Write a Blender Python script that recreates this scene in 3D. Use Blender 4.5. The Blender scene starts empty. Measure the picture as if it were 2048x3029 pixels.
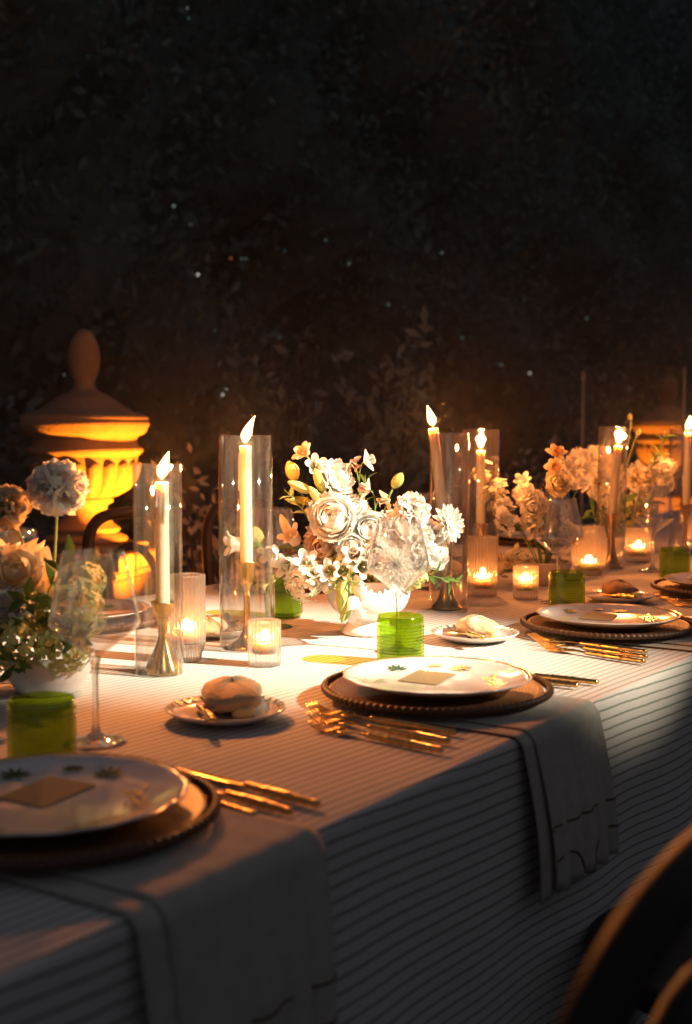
import bpy, math, random
from mathutils import Vector, Matrix, Quaternion
R = math.radians
rnd = random.Random(7)
sc = bpy.context.scene
col = sc.collection

# ------------------------------------------------------------------ camera
YAW = R(34.0)                                   # angle between the table's long axis (world X) and the view
PITCH = math.atan((1514.5 - 1266.0) / 3680.0)
FH = Vector((math.cos(YAW), math.sin(YAW), 0))  # horizontal view direction
RT = Vector((math.sin(YAW), -math.cos(YAW), 0)) # to the right of the view
UP = Vector((0, 0, 1))
cd = bpy.data.cameras.new('camera'); cam = bpy.data.objects.new('camera', cd); col.objects.link(cam)
cd.sensor_fit = 'VERTICAL'; cd.sensor_height = 36.0; cd.sensor_width = 24.35
cd.lens = 36.0 * 3680.0 / 3029.0
cd.clip_start = 0.02; cd.clip_end = 300
cam.location = (0, -0.70, 1.15)
look = FH * math.cos(PITCH) - UP * math.sin(PITCH)
cam.rotation_euler = look.to_track_quat('-Z', 'Y').to_euler()
cd.dof.use_dof = True; cd.dof.focus_distance = 2.32; cd.dof.aperture_fstop = 4.2
cd.dof.aperture_blades = 0
sc.camera = cam

# ------------------------------------------------------------------ night sky, lamp beam, exposure
w = bpy.data.worlds.new('World'); sc.world = w; w.use_nodes = True
bg = w.node_tree.nodes['Background']
bg.inputs[0].default_value = (0.058, 0.062, 0.076, 1); bg.inputs[1].default_value = 1.0

POOL = Vector((1.74, 0.75, 0.82))               # centre of the lit part of the table
SPOT = Vector((2.90, -5.26, 4.30))              # garden floodlight behind and above the near chairs
ld = bpy.data.lights.new('garden_floodlight', 'SPOT'); lo = bpy.data.objects.new('garden_floodlight', ld); col.objects.link(lo)
ld.energy = 9800; ld.color = (1.0, 0.86, 0.66); ld.spot_size = R(9.7); ld.spot_blend = 1.0; ld.shadow_soft_size = 0.03
lo.location = SPOT; lo.rotation_euler = (POOL - SPOT).to_track_quat('-Z', 'Y').to_euler()

vs = sc.view_settings
vs.view_transform = 'Standard'; vs.look = 'None'; vs.gamma = 1.0; vs.exposure = 0.0; vs.use_curve_mapping = False
cy = sc.cycles if hasattr(sc, 'cycles') else None
sc.render.engine = 'CYCLES'; cy = sc.cycles
cy.use_denoising = True
cy.max_bounces = 10; cy.diffuse_bounces = 2; cy.glossy_bounces = 4; cy.transmission_bounces = 8
cy.transparent_max_bounces = 32; cy.volume_bounces = 0
cy.caustics_reflective = False; cy.caustics_refractive = False
cy.sample_clamp_indirect = 4.0; cy.blur_glossy = 0.3
CANDLE = (1.0, 0.29, 0.062)

# ------------------------------------------------------------------ materials
def nmat(name):
    m = bpy.data.materials.new(name); m.use_nodes = True
    nt = m.node_tree; nt.nodes.clear()
    out = nt.nodes.new('ShaderNodeOutputMaterial')
    return m, nt, out
def node(nt, kind, **kw):
    n = nt.nodes.new('ShaderNode' + kind)
    for k, v in kw.items():
        if k in n.inputs.keys(): n.inputs[k].default_value = v
        else: setattr(n, k, v)
    return n
def link(nt, a, b): nt.links.new(a, b)
def rgba(c): return (c[0], c[1], c[2], 1)
def noise_col(nt, c1, c2, scale, detail=4, coord='Object', lo_=.35, hi=.65):
    tc = node(nt, 'TexCoord'); nz = node(nt, 'TexNoise', Scale=scale, Detail=detail)
    link(nt, tc.outputs[coord], nz.inputs['Vector'])
    cr = node(nt, 'ValToRGB'); cr.color_ramp.elements[0].position = lo_; cr.color_ramp.elements[1].position = hi
    cr.color_ramp.elements[0].color = rgba(c1); cr.color_ramp.elements[1].color = rgba(c2)
    link(nt, nz.outputs['Fac'], cr.inputs['Fac'])
    return cr.outputs['Color'], nz.outputs['Fac'], tc
def solid(name, c1, c2=None, rough=.5, metal=0, scale=30, bump=0, bscale=None, spec=.5, coat=0, sss=0, sheen=0):
    m, nt, out = nmat(name)
    p = node(nt, 'BsdfPrincipled')
    p.inputs['Roughness'].default_value = rough; p.inputs['Metallic'].default_value = metal
    p.inputs['Specular IOR Level'].default_value = spec
    p.inputs['Coat Weight'].default_value = coat
    if sss:
        p.inputs['Subsurface Weight'].default_value = sss; p.inputs['Subsurface Radius'].default_value = (.02, .01, .004)
        p.inputs['Subsurface Scale'].default_value = 1.2
    if sheen: p.inputs['Sheen Weight'].default_value = sheen
    c2 = c2 or tuple(x * .8 for x in c1)
    cs, fac, tc = noise_col(nt, c1, c2, scale)
    link(nt, cs, p.inputs['Base Color'])
    if bump:
        nz = node(nt, 'TexNoise', Scale=bscale or scale * 3, Detail=5); link(nt, tc.outputs['Object'], nz.inputs['Vector'])
        b = node(nt, 'Bump', Strength=bump, Distance=.004); link(nt, nz.outputs['Fac'], b.inputs['Height'])
        link(nt, b.outputs['Normal'], p.inputs['Normal'])
    link(nt, p.outputs[0], out.inputs[0])
    return m
def petal_mat(name, c, c2, trans=.35):
    m, nt, out = nmat(name)
    oi = node(nt, 'ObjectInfo'); tc = node(nt, 'TexCoord')
    nz = node(nt, 'TexNoise', Scale=9.0, Detail=3); link(nt, tc.outputs['Object'], nz.inputs['Vector'])
    ad = node(nt, 'Math', operation='ADD'); link(nt, oi.outputs['Random'], ad.inputs[0]); link(nt, nz.outputs['Fac'], ad.inputs[1])
    hf = node(nt, 'Math', operation='MULTIPLY'); hf.inputs[1].default_value = .5; link(nt, ad.outputs[0], hf.inputs[0])
    cr = node(nt, 'ValToRGB'); cr.color_ramp.elements[0].position = .2; cr.color_ramp.elements[1].position = .8
    cr.color_ramp.elements[0].color = rgba(c); cr.color_ramp.elements[1].color = rgba(c2); link(nt, hf.outputs[0], cr.inputs[0])
    d = node(nt, 'BsdfPrincipled', Roughness=.55); d.inputs['Specular IOR Level'].default_value = .25
    t = node(nt, 'BsdfTranslucent'); mx = node(nt, 'MixShader'); mx.inputs[0].default_value = trans
    link(nt, cr.outputs[0], d.inputs['Base Color']); link(nt, cr.outputs[0], t.inputs['Color'])
    wv = node(nt, 'TexWave', Scale=6.0, Distortion=2.0, Detail=2.0); link(nt, tc.outputs['Object'], wv.inputs['Vector'])
    b = node(nt, 'Bump', Strength=.12, Distance=.05); link(nt, wv.outputs['Fac'], b.inputs['Height']); link(nt, b.outputs[0], d.inputs['Normal'])
    link(nt, d.outputs[0], mx.inputs[1]); link(nt, t.outputs[0], mx.inputs[2]); link(nt, mx.outputs[0], out.inputs[0])
    return m
def glass_mat(name, tint=(.97, .96, .95), refr=0.0, rough=.015, body=None, bodyw=0.0, ior=1.45, ribs=None, refl=1.5):
    m, nt, out = nmat(name)
    lw_ = node(nt, 'LayerWeight', Blend=.5); pw_ = node(nt, 'Math', operation='POWER'); pw_.inputs[1].default_value = 4.6
    link(nt, lw_.outputs['Facing'], pw_.inputs[0]); fr = node(nt, 'Math', operation='MULTIPLY_ADD'); fr.inputs[1].default_value = .92; fr.inputs[2].default_value = ((ior - 1) / (ior + 1)) ** 2 * refl
    link(nt, pw_.outputs[0], fr.inputs[0])       # Schlick reflectance, the same from both sides of the wall
    tr = node(nt, 'BsdfTransparent', Color=rgba(tint)); gl = node(nt, 'BsdfAnisotropic', Color=(1, 1, 1, 1), Roughness=rough)
    base = tr.outputs[0]
    if refr:
        g = node(nt, 'BsdfGlass', Color=rgba(tint), Roughness=0.0, IOR=ior)
        mx0 = node(nt, 'MixShader'); mx0.inputs[0].default_value = refr
        link(nt, tr.outputs[0], mx0.inputs[1]); link(nt, g.outputs[0], mx0.inputs[2]); base = mx0.outputs[0]
    if bodyw:
        df = node(nt, 'BsdfDiffuse', Color=rgba(body)); tl = node(nt, 'BsdfTranslucent', Color=rgba(body))
        a = node(nt, 'MixShader'); a.inputs[0].default_value = .6; link(nt, df.outputs[0], a.inputs[1]); link(nt, tl.outputs[0], a.inputs[2])
        b = node(nt, 'MixShader'); b.inputs[0].default_value = bodyw; link(nt, base, b.inputs[1]); link(nt, a.outputs[0], b.inputs[2]); base = b.outputs[0]
    mx = node(nt, 'MixShader'); link(nt, fr.outputs[0], mx.inputs[0]); link(nt, base, mx.inputs[1]); link(nt, gl.outputs[0], mx.inputs[2])
    tc = node(nt, 'TexCoord'); nz = node(nt, 'TexNoise', Scale=14.0, Detail=2); link(nt, tc.outputs['Object'], nz.inputs['Vector'])
    bm = node(nt, 'Bump', Strength=.02, Distance=.01); link(nt, nz.outputs['Fac'], bm.inputs['Height'])
    if ribs:
        vo = node(nt, 'TexVoronoi', Scale=ribs); link(nt, tc.outputs['UV'], vo.inputs['Vector'])
        bm = node(nt, 'Bump', Strength=.8, Distance=.002); bm.invert = True; link(nt, vo.outputs['Distance'], bm.inputs['Height'])
    link(nt, bm.outputs[0], gl.inputs['Normal'])
    link(nt, mx.outputs[0], out.inputs[0])
    return m
def emit_mat(name, c, s, clear=True):
    m, nt, out = nmat(name)
    e = node(nt, 'Emission', Color=rgba(c), Strength=s)
    tc = node(nt, 'TexCoord'); sp = node(nt, 'SeparateXYZ'); link(nt, tc.outputs['Object'], sp.inputs[0])
    if clear:
        t = node(nt, 'BsdfTransparent'); a = node(nt, 'AddShader'); link(nt, e.outputs[0], a.inputs[0]); link(nt, t.outputs[0], a.inputs[1])
        link(nt, a.outputs[0], out.inputs[0])
    else: link(nt, e.outputs[0], out.inputs[0])
    m.cycles.emission_sampling = 'NONE'
    return m
def flame_mat(name, s):
    """optically thin flame: bright where the line of sight crosses much gas, orange and faint at its rim"""
    m, nt, out = nmat(name)
    lw_ = node(nt, 'LayerWeight', Blend=.5); cr = node(nt, 'ValToRGB'); link(nt, lw_.outputs['Facing'], cr.inputs[0])
    e0, e1 = cr.color_ramp.elements; e0.position = .0; e0.color = (1, .76, .40, 1); e1.position = .97; e1.color = (.0, .0, .0, 1)
    for p_, c_ in ((.35, (.9, .56, .2, 1)), (.62, (.35, .12, .02, 1)), (.82, (.08, .015, .001, 1))):
        e_ = cr.color_ramp.elements.new(p_); e_.color = c_
    tc = node(nt, 'TexCoord'); sp = node(nt, 'SeparateXYZ'); link(nt, tc.outputs['Object'], sp.inputs[0])
    mr = node(nt, 'MapRange', interpolation_type='SMOOTHSTEP'); link(nt, sp.outputs['Z'], mr.inputs[0]); mr.inputs[1].default_value = 0; mr.inputs[2].default_value = .013; mr.inputs[3].default_value = .03 * s; mr.inputs[4].default_value = s
    e = node(nt, 'Emission'); link(nt, mr.outputs[0], e.inputs['Strength']); link(nt, cr.outputs[0], e.inputs[0])     # clear gas round the wick
    t = node(nt, 'BsdfTransparent'); a = node(nt, 'AddShader'); link(nt, e.outputs[0], a.inputs[0]); link(nt, t.outputs[0], a.inputs[1])
    link(nt, a.outputs[0], out.inputs[0]); m.cycles.emission_sampling = 'NONE'
    return m
def cloth_mat():
    m, nt, out = nmat('striped_linen')
    tc = node(nt, 'TexCoord'); sp = node(nt, 'SeparateXYZ'); link(nt, tc.outputs['UV'], sp.inputs[0])
    nz = node(nt, 'TexNoise', Scale=2.2, Detail=2); link(nt, tc.outputs['UV'], nz.inputs['Vector'])
    nz2 = node(nt, 'TexNoise', Scale=55.0, Detail=3); link(nt, tc.outputs['UV'], nz2.inputs['Vector'])
    def mth(op, a, b=None, c=None):
        n = node(nt, 'Math', operation=op)
        for i, v in enumerate((a, b, c)):
            if v is None: continue
            if isinstance(v, (int, float)): n.inputs[i].default_value = v
            else: link(nt, v, n.inputs[i])
        return n.outputs[0]
    v = mth('MULTIPLY_ADD', sp.outputs['X'], 0.06, sp.outputs['Y'])
    v = mth('MULTIPLY_ADD', nz.outputs['Fac'], 0.014, v)
    v = mth('MULTIPLY_ADD', nz2.outputs['Fac'], 0.0022, v)
    f = mth('FRACT', mth('DIVIDE', v, 0.0148))
    d = mth('ABSOLUTE', mth('SUBTRACT', f, 0.5))
    mr = node(nt, 'MapRange', interpolation_type='SMOOTHSTEP'); link(nt, d, mr.inputs[0])
    mr.inputs[1].default_value = .35; mr.inputs[2].default_value = .46
    nz3 = node(nt, 'TexNoise', Scale=350.0, Detail=2); link(nt, tc.outputs['UV'], nz3.inputs['Vector'])
    k = mth('MULTIPLY', mr.outputs[0], mth('MULTIPLY_ADD', nz3.outputs['Fac'], .5, .6))
    mx = node(nt, 'Mix', data_type='RGBA'); link(nt, k, mx.inputs[0])
    mx.inputs[6].default_value = (.62, .585, .53, 1); mx.inputs[7].default_value = (.12, .15, .10, 1)
    p = node(nt, 'BsdfPrincipled', Roughness=.85); p.inputs['Specular IOR Level'].default_value = .15; p.inputs['Sheen Weight'].default_value = .15
    link(nt, mx.outputs[2], p.inputs['Base Color'])
    wv = node(nt, 'TexNoise', Scale=900.0, Detail=2); link(nt, tc.outputs['UV'], wv.inputs['Vector'])
    b = node(nt, 'Bump', Strength=.35, Distance=.0006); link(nt, wv.outputs['Fac'], b.inputs['Height'])
    wr = node(nt, 'TexNoise', Scale=7.0, Detail=3); link(nt, tc.outputs['UV'], wr.inputs['Vector'])
    b2 = node(nt, 'Bump', Strength=.35, Distance=.012); link(nt, wr.outputs['Fac'], b2.inputs['Height']); link(nt, b.outputs[0], b2.inputs['Normal'])
    link(nt, b2.outputs[0], p.inputs['Normal'])
    link(nt, p.outputs[0], out.inputs[0])
    return m
def wicker_mat():
    m, nt, out = nmat('woven_rattan')
    tc = node(nt, 'TexCoord'); sp = node(nt, 'SeparateXYZ'); link(nt, tc.outputs['UV'], sp.inputs[0])
    br = node(nt, 'TexBrick', Scale=1.0); br.inputs['Color1'].default_value = (.34, .17, .075, 1); br.inputs['Color2'].default_value = (.24, .11, .045, 1)
    br.inputs['Mortar'].default_value = (.07, .03, .012, 1); br.inputs['Mortar Size'].default_value = .035
    br.inputs['Brick Width'].default_value = .5; br.inputs['Row Height'].default_value = .25
    mp = node(nt, 'Mapping'); mp.inputs['Scale'].default_value = (60, 9, 1); link(nt, tc.outputs['UV'], mp.inputs[0]); link(nt, mp.outputs[0], br.inputs['Vector'])
    p = node(nt, 'BsdfPrincipled', Roughness=.45); link(nt, br.outputs['Color'], p.inputs['Base Color'])
    b = node(nt, 'Bump', Strength=.9, Distance=.003); b.invert = True; link(nt, br.outputs['Fac'], b.inputs['Height']); link(nt, b.outputs[0], p.inputs['Normal'])
    link(nt, p.outputs[0], out.inputs[0])
    return m
M = {
 'cloth': cloth_mat(), 'wicker': wicker_mat(),
 'china': solid('white_china', (.80, .77, .73), (.74, .71, .67), rough=.12, scale=20, coat=.5),
 'vase': solid('white_glazed_ceramic', (.80, .78, .73), (.75, .72, .67), rough=.3, scale=25, bump=.08),
 'clay': solid('beige_clay', (.55, .47, .38), (.46, .38, .30), rough=.7, scale=25, bump=.2),
 'green_paint': solid('green_painted_motif', (.03, .10, .05), (.06, .15, .05), rough=.25, scale=80),
 'pale_paint': solid('sage_painted_motif', (.22, .30, .16), (.34, .36, .18), rough=.25, scale=80),
 'gold_paint': solid('gold_painted_motif', (.55, .36, .10), (.62, .45, .18), rough=.25, metal=.6, scale=60),
 'card': solid('kraft_card', (.30, .255, .13), (.26, .22, .11), rough=.8, scale=200, bump=.1),
 'gold': solid('gold_cutlery', (.82, .53, .19), (.70, .42, .14), rough=.2, metal=1, scale=40),
 'brass': solid('aged_brass', (.62, .42, .15), (.42, .27, .09), rough=.24, metal=1, scale=26, bump=.06),
 'wax': solid('ivory_wax', (.90, .84, .68), (.86, .78, .60), rough=.45, scale=18, sss=.85, bump=.08),
 'wick': solid('charred_wick', (.02, .015, .01), rough=.9),
 'flame': flame_mat('candle_flame', 7.0),
 'small_flame': flame_mat('tealight_flame', 9.0),
 'glass': glass_mat('clear_glass', (.975, .962, .94), refr=.10, rough=.03, refl=2.0),
 'wine_glass': glass_mat('crystal_glass', (.975, .97, .965), refr=.12, ior=1.5, refl=2.0),
 'stem_glass': glass_mat('crystal_stem', (.97, .965, .955), refr=.55, ior=1.5),
 'ribbed': glass_mat('ribbed_glass', (.96, .945, .92), refr=.55, rough=.03, body=(.9, .82, .7), bodyw=.07),
 'green': glass_mat('green_hobnail_glass', (.68, .80, .17), body=(.24, .40, .004), bodyw=.12, rough=.06, ribs=1.0),
 'napkin': solid('oatmeal_linen_napkin', (.50, .46, .38), (.44, .40, .33), rough=.9, scale=60, bump=.25, bscale=500, spec=.1, sheen=.2),
 'thread': solid('brown_embroidery_thread', (.14, .085, .04), rough=.8),
 'bread': solid('floury_bread_crust', (.56, .40, .21), (.70, .60, .42), rough=.85, scale=22, bump=.9, bscale=90),
 'brownbread': solid('brown_bread_crust', (.30, .14, .055), (.42, .24, .11), rough=.7, scale=50, bump=.3, bscale=120),
 'butter': solid('butter', (.78, .64, .30), (.74, .58, .25), rough=.35, scale=30, sss=.2),
 'wood': solid('dark_bentwood', (.016, .008, .006), (.010, .006, .004), rough=.5, scale=14, coat=.0, spec=.3),
 'tabletop': solid('plywood', (.35, .22, .12), rough=.6),
 'stone': solid('weathered_stone', (.21, .155, .115), (.15, .11, .08), rough=.9, scale=9, bump=.5, bscale=60),
 'paving': solid('garden_paving', (.10, .09, .08), (.15, .13, .11), rough=.85, scale=3, bump=.4),
 'render': solid('weathered_lime_render', (.36, .35, .35), (.27, .265, .265), rough=.95, scale=1.6, bump=.4, bscale=18),
 'vinestem': solid('pale_vine_bark', (.24, .24, .24), (.18, .18, .18), rough=.9, scale=14),
 'bark': solid('bark', (.10, .075, .05), (.06, .045, .03), rough=.9, scale=14, bump=.6),
 'pole': solid('grey_painted_steel', (.22, .22, .21), rough=.5),
 'stemg': solid('flower_stem', (.13, .22, .05), (.20, .28, .07), rough=.5, scale=40),
 'leaf': petal_mat('bouquet_leaf', (.05, .12, .03), (.14, .24, .05), .3),
 'bud': petal_mat('green_bud', (.34, .46, .12), (.55, .60, .25), .3),
 'white': petal_mat('white_petal', (.92, .91, .86), (.88, .86, .79), .5),
 'cream': petal_mat('cream_petal', (.80, .70, .46), (.84, .76, .58), .35),
 'peach': petal_mat('peach_petal', (.78, .58, .42), (.80, .66, .52), .35),
 'yellow': petal_mat('yellow_petal', (.78, .60, .10), (.82, .70, .22), .3),
 'lime': petal_mat('lime_petal', (.48, .55, .18), (.60, .62, .28), .3),
 'orange': petal_mat('apricot_petal', (.75, .36, .12), (.80, .50, .22), .3),
 'hedge': petal_mat('hedge_leaf', (.15, .20, .18), (.23, .30, .27), .3),
 'hedge_pale': petal_mat('glint_hedge_leaf', (.22, .32, .26), (.34, .44, .36), .35),  # paler leaves: lit leaf glints put into the colour
 'paleleaf': petal_mat('pale_jasmine_leaf', (.45, .47, .40), (.60, .60, .52), .3),
}
for _n, _c, _s in (('light_glint_white', (1, .93, .80), .85), ('light_glint_dim', (.75, .95, .85), .22), ('bulb_red', (1, .22, .06), .7), ('leaf_glint_faint', (.5, .9, .75), .12)):  # glow for garden lights and for the added leaf glints
    M[_n] = emit_mat(_n, _c, _s, clear=False)

# ------------------------------------------------------------------ mesh helpers
class MB:
    def __init__(s): s.v = []; s.f = []; s.uv = []
    def add(s, vs_, fs, uvs=None):
        o = len(s.v); s.v += [tuple(p) for p in vs_]; s.f += [tuple(i + o for i in f) for f in fs]
        s.uv += list(uvs) if uvs else [(0, 0)] * len(vs_)
        return s
    def box(s, c, d, rz=0):
        cx, cy_, cz = c; x, y, z = d[0] / 2, d[1] / 2, d[2] / 2; ca, sa = math.cos(rz), math.sin(rz)
        P = [(cx + a * x * ca - b * y * sa, cy_ + a * x * sa + b * y * ca, cz + e * z) for a in (-1, 1) for b in (-1, 1) for e in (-1, 1)]
        return s.add(P, [(0, 1, 3, 2), (4, 6, 7, 5), (0, 4, 5, 1), (2, 3, 7, 6), (0, 2, 6, 4), (1, 5, 7, 3)])
    def lathe(s, prof, n=48, mod=None, cap0=False, cap1=False, c=(0, 0, 0), L=None):
        P, U, F = [], [], []; k = len(prof); wrap = n + 1
        for i in range(wrap):
            a = 2 * math.pi * i / n
            for j, (r, z) in enumerate(prof):
                rr = r + (mod(a, j, r, z) if mod else 0)
                P.append((c[0] + rr * math.cos(a), c[1] + rr * math.sin(a), c[2] + z)); U.append((i / n, j / max(1, k - 1)))
        for i in range(n):
            for j in range(k - 1):
                F.append((i * k + j, (i + 1) * k + j, (i + 1) * k + j + 1, i * k + j + 1))
        if cap0: F.append(tuple(i * k for i in range(n - 1, -1, -1)))
        if cap1: F.append(tuple(i * k + k - 1 for i in range(n)))
        return s.add(P, F, U)
    def tube(s, pts, rad, n=8, cap=True):
        pts = [Vector(p) for p in pts]; m = len(pts); rs = rad if isinstance(rad, (list, tuple)) else [rad] * m
        P, F = [], []; up = None
        for i, p in enumerate(pts):
            t = (pts[min(i + 1, m - 1)] - pts[max(i - 1, 0)]).normalized()
            if up is None:
                up = Vector((0, 0, 1)) if abs(t.z) < .9 else Vector((1, 0, 0))
            x = t.cross(up); x = x.normalized() if x.length > 1e-6 else t.orthogonal().normalized()
            up = x.cross(t).normalized()
            for j in range(n):
                a = 2 * math.pi * j / n; P.append(p + (x * math.cos(a) + up * math.sin(a)) * rs[i])
        for i in range(m - 1):
            for j in range(n):
                F.append((i * n + j, i * n + (j + 1) % n, (i + 1) * n + (j + 1) % n, (i + 1) * n + j))
        if cap: F += [tuple(range(n - 1, -1, -1)), tuple((m - 1) * n + j for j in range(n))]
        return s.add(P, F)
    def mesh(s, name, mat, smooth=True):
        me = bpy.data.meshes.new(name); me.from_pydata(s.v, [], s.f); me.update()
        if mat: me.materials.append(M[mat])
        ul = me.uv_layers.new(name='UVMap'); vi = [0] * len(me.loops); me.loops.foreach_get('vertex_index', vi)
        flat = []
        for i in vi: flat += s.uv[i]
        ul.data.foreach_set('uv', flat)
        if smooth: me.polygons.foreach_set('use_smooth', [True] * len(me.polygons))
        return me
CACHE = {}
def cached(key, fn):
    if key not in CACHE: CACHE[key] = fn()
    return CACHE[key]
def part(name, me, parent=None, m=None, loc=None):
    o = bpy.data.objects.new(name, me); col.objects.link(o)
    if parent: o.parent = parent
    if m is not None: o.matrix_basis = m
    if loc is not None: o.location = loc
    return o
def tag(o, label=None, cat=None, group=None, kind=None):
    if label: o['label'] = label
    if cat: o['category'] = cat
    if group: o['group'] = group
    if kind: o['kind'] = kind
    return o
def thing(name, label, cat, loc=(0, 0, 0), rz=0, group=None, m=None):
    o = bpy.data.objects.new(name, None); col.objects.link(o); o.empty_display_size = .05
    o.location = loc; o.rotation_euler = (0, 0, rz)
    if m is not None: o.matrix_basis = m
    return tag(o, label, cat, group)
def point_light(parent, loc, energy, rad=.008, color=CANDLE):
    l = bpy.data.lights.new('flame_light', 'POINT'); l.energy = energy; l.color = color; l.shadow_soft_size = rad
    o = bpy.data.objects.new('flame_light', l); col.objects.link(o); o.parent = parent; o.location = loc
    return o
def arc(c, r, a0, a1, n, ax=(1, 0, 0), ay=(0, 0, 1)):
    c = Vector(c); ax = Vector(ax); ay = Vector(ay)
    return [c + ax * (r * math.cos(a0 + (a1 - a0) * i / n)) + ay * (r * math.sin(a0 + (a1 - a0) * i / n)) for i in range(n + 1)]
def bez(p0, p1, p2, n=8):
    p0, p1, p2 = Vector(p0), Vector(p1), Vector(p2)
    return [p0 * (1 - t) ** 2 + p1 * 2 * t * (1 - t) + p2 * t * t for t in (i / n for i in range(n + 1))]
T = 0.76                       # table height

# ================================================================== SETTING
g = MB().add([(-38, -38, 0), (58, -38, 0), (58, 58, 0), (-38, 58, 0)], [(0, 1, 2, 3)]).mesh('ground', 'paving', False)
tag(part('ground', g), kind='structure')

# ------------------------------------------------------------------ table and cloth
X0, X1, Y0, Y1 = -0.55, 6.3, -0.018, 1.31
tb = thing('dining_table', 'long dining table hidden under the striped cloth', 'table', (0, 0, 0))
part('tabletop', MB().box(((X0 + X1) / 2, (Y0 + Y1) / 2, T - .022), (X1 - X0 - .02, Y1 - Y0 - .02, .034)).mesh('tabletop', 'tabletop', False), tb)
for x in (X0 + .2, 2.9, X1 - .2):
    for y in (Y0 + .2, Y1 - .2):
        part('leg', cached('tleg', lambda: MB().box((0, 0, (T - .04) / 2), (.06, .06, T - .04)).mesh('leg', 'tabletop', False)), tb, loc=(x, y, 0))
def cloth():
    mb = MB(); nx = 260; rr = .010; drop = T - .03
    prof = []                                   # (y, z, unwrapped t)
    nd = 26
    for i in range(nd): prof.append((Y0, drop * 0 + .03 + (T - rr - .03) * i / nd, -(T - rr - (.03 + (T - rr - .03) * i / nd)) - rr * 1.57))
    for i in range(6): a = math.pi / 2 * i / 5; prof.append((Y0 + rr - rr * math.cos(a), T - rr + rr * math.sin(a), -rr * 1.57 * (1 - i / 5)))
    nt_ = 40
    for i in range(1, nt_): prof.append((Y0 + rr + (Y1 - Y0 - 2 * rr) * i / nt_, T, (Y1 - Y0 - 2 * rr) * i / nt_))
    Lt = Y1 - Y0 - 2 * rr
    for i in range(6): a = math.pi / 2 * i / 5; prof.append((Y1 - rr + rr * math.sin(a), T - rr + rr * math.cos(a), Lt + rr * 1.57 * i / 5))
    for i in range(1, nd + 1): z = T - rr - (T - rr - .03) * i / nd; prof.append((Y1, z, Lt + rr * 1.57 + T - rr - z))
    P, U, F = [], [], []; k = len(prof)
    for a in range(nx + 1):
        x = X0 + (X1 - X0) * a / nx
        for (y, z, t) in prof:
            h = max(0, (T - .02 - z))             # how far down the drop
            wv = (.55 * math.sin(x * 7.3 + .6) + .35 * math.sin(x * 12.1 + 2) + .3 * math.sin(x * 19.7 + z * 2)) * .05 * min(1, h / .6) ** 1.5
            sgn = -1 if y < .6 else 1
            zz = z
            if h == 0 and Y0 + .02 < y < Y1 - .02: zz += .0007 * math.sin(x * 21 + y * 9) * math.sin(y * 17 + x * 4)
            P.append((x, y + sgn * (h * .05 + wv), zz)); U.append((x, t))
    for a in range(nx):
        for j in range(k - 1): F.append((a * k + j, (a + 1) * k + j, (a + 1) * k + j + 1, a * k + j + 1))
    mb.add(P, F, U)
    for e, x in ((-1, X0), (1, X1)):
        P, U, F = [], [], []
        ny, nz_ = 24, 14
        for i in range(ny + 1):
            y = Y0 + (Y1 - Y0) * i / ny
            for j in range(nz_ + 1):
                h = (T - .03) * j / nz_
                P.append((x + e * (h * .05 + .02 * h * math.sin(y * 15)), y, T - h if j else T - .001)); U.append((x + e * h, y))
        for i in range(ny):
            for j in range(nz_): F.append((i * (nz_ + 1) + j, (i + 1) * (nz_ + 1) + j, (i + 1) * (nz_ + 1) + j + 1, i * (nz_ + 1) + j + 1))
        mb.add(P, F, U)
    return mb.mesh('tablecloth', 'cloth')
tag(part('tablecloth', cloth()), 'white linen tablecloth with thin dark green pinstripes hanging over the long table', 'tablecloth')

# ------------------------------------------------------------------ bentwood chairs
def chair(loc, rz, label):
    t = thing('bentwood_chair', label, 'chair', loc, rz, 'bentwood chairs along the table')
    def hoop():
        w0 = .175; pts = [(-w0, -.165, .455)] + [(-w0 - .012, -.185, .56), (-w0 - .020, -.2, .66)]
        se = lambda v, e: math.copysign(abs(v) ** e, v)
        pts += [Vector((se(math.cos(a), .62) * .195, -.205 - .035 * math.sin(a), .715 + .195 * math.sin(a) ** .62)) for a in [math.pi - math.pi * i / 22 for i in range(1, 22)]]
        pts += [(w0 + .020, -.2, .66), (w0 + .012, -.185, .56), (w0, -.165, .455)]
        return MB().tube(pts, .0165, 10).mesh('back_hoop', 'wood')
    def inner():
        pts = [(-.085, -.18, .46), (-.10, -.19, .55), (-.118, -.2, .64)] + [Vector((math.cos(a) * .12, -.205 - .018 * math.sin(a), .68 + .135 * math.sin(a))) for a in [math.pi - math.pi * i / 12 for i in range(13)]] + [(.118, -.2, .64), (.10, -.19, .55), (.085, -.18, .46)]
        return MB().tube(pts, .012, 10).mesh('inner_hoop', 'wood')
    part('back_hoop', cached('hoop', hoop), t); part('inner_hoop', cached('ihoop', inner), t)
    part('seat', cached('cseat', lambda: MB().lathe([(0, .452), (.15, .456), (.185, .466), (.198, .462), (.202, .45), (.198, .435), (.18, .43), (0, .43)], 40).mesh('seat', 'wood')), t)
    for sx, sy in ((-1, -1), (1, -1), (-1, 1), (1, 1)):
        def leg(sx=sx, sy=sy):
            return MB().tube([(sx * .13, sy * .135, .44), (sx * .15, sy * .155, .25), (sx * .175, sy * .19, 0.002)], [.016, .015, .011], 10).mesh('leg', 'wood')
        part('leg', cached(('cleg', sx, sy), leg), t)
    part('leg_ring', cached('cring', lambda: MB().tube([Vector((math.cos(a) * .205, math.sin(a) * .215, .22)) for a in [2 * math.pi * i / 32 for i in range(33)]], .008, 8).mesh('leg_ring', 'wood')), t)
    return t
chair((.72, -.245, 0), 0, 'dark bentwood chair at the table edge by the shadowed plate, its top rail catching candlelight')
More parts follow.
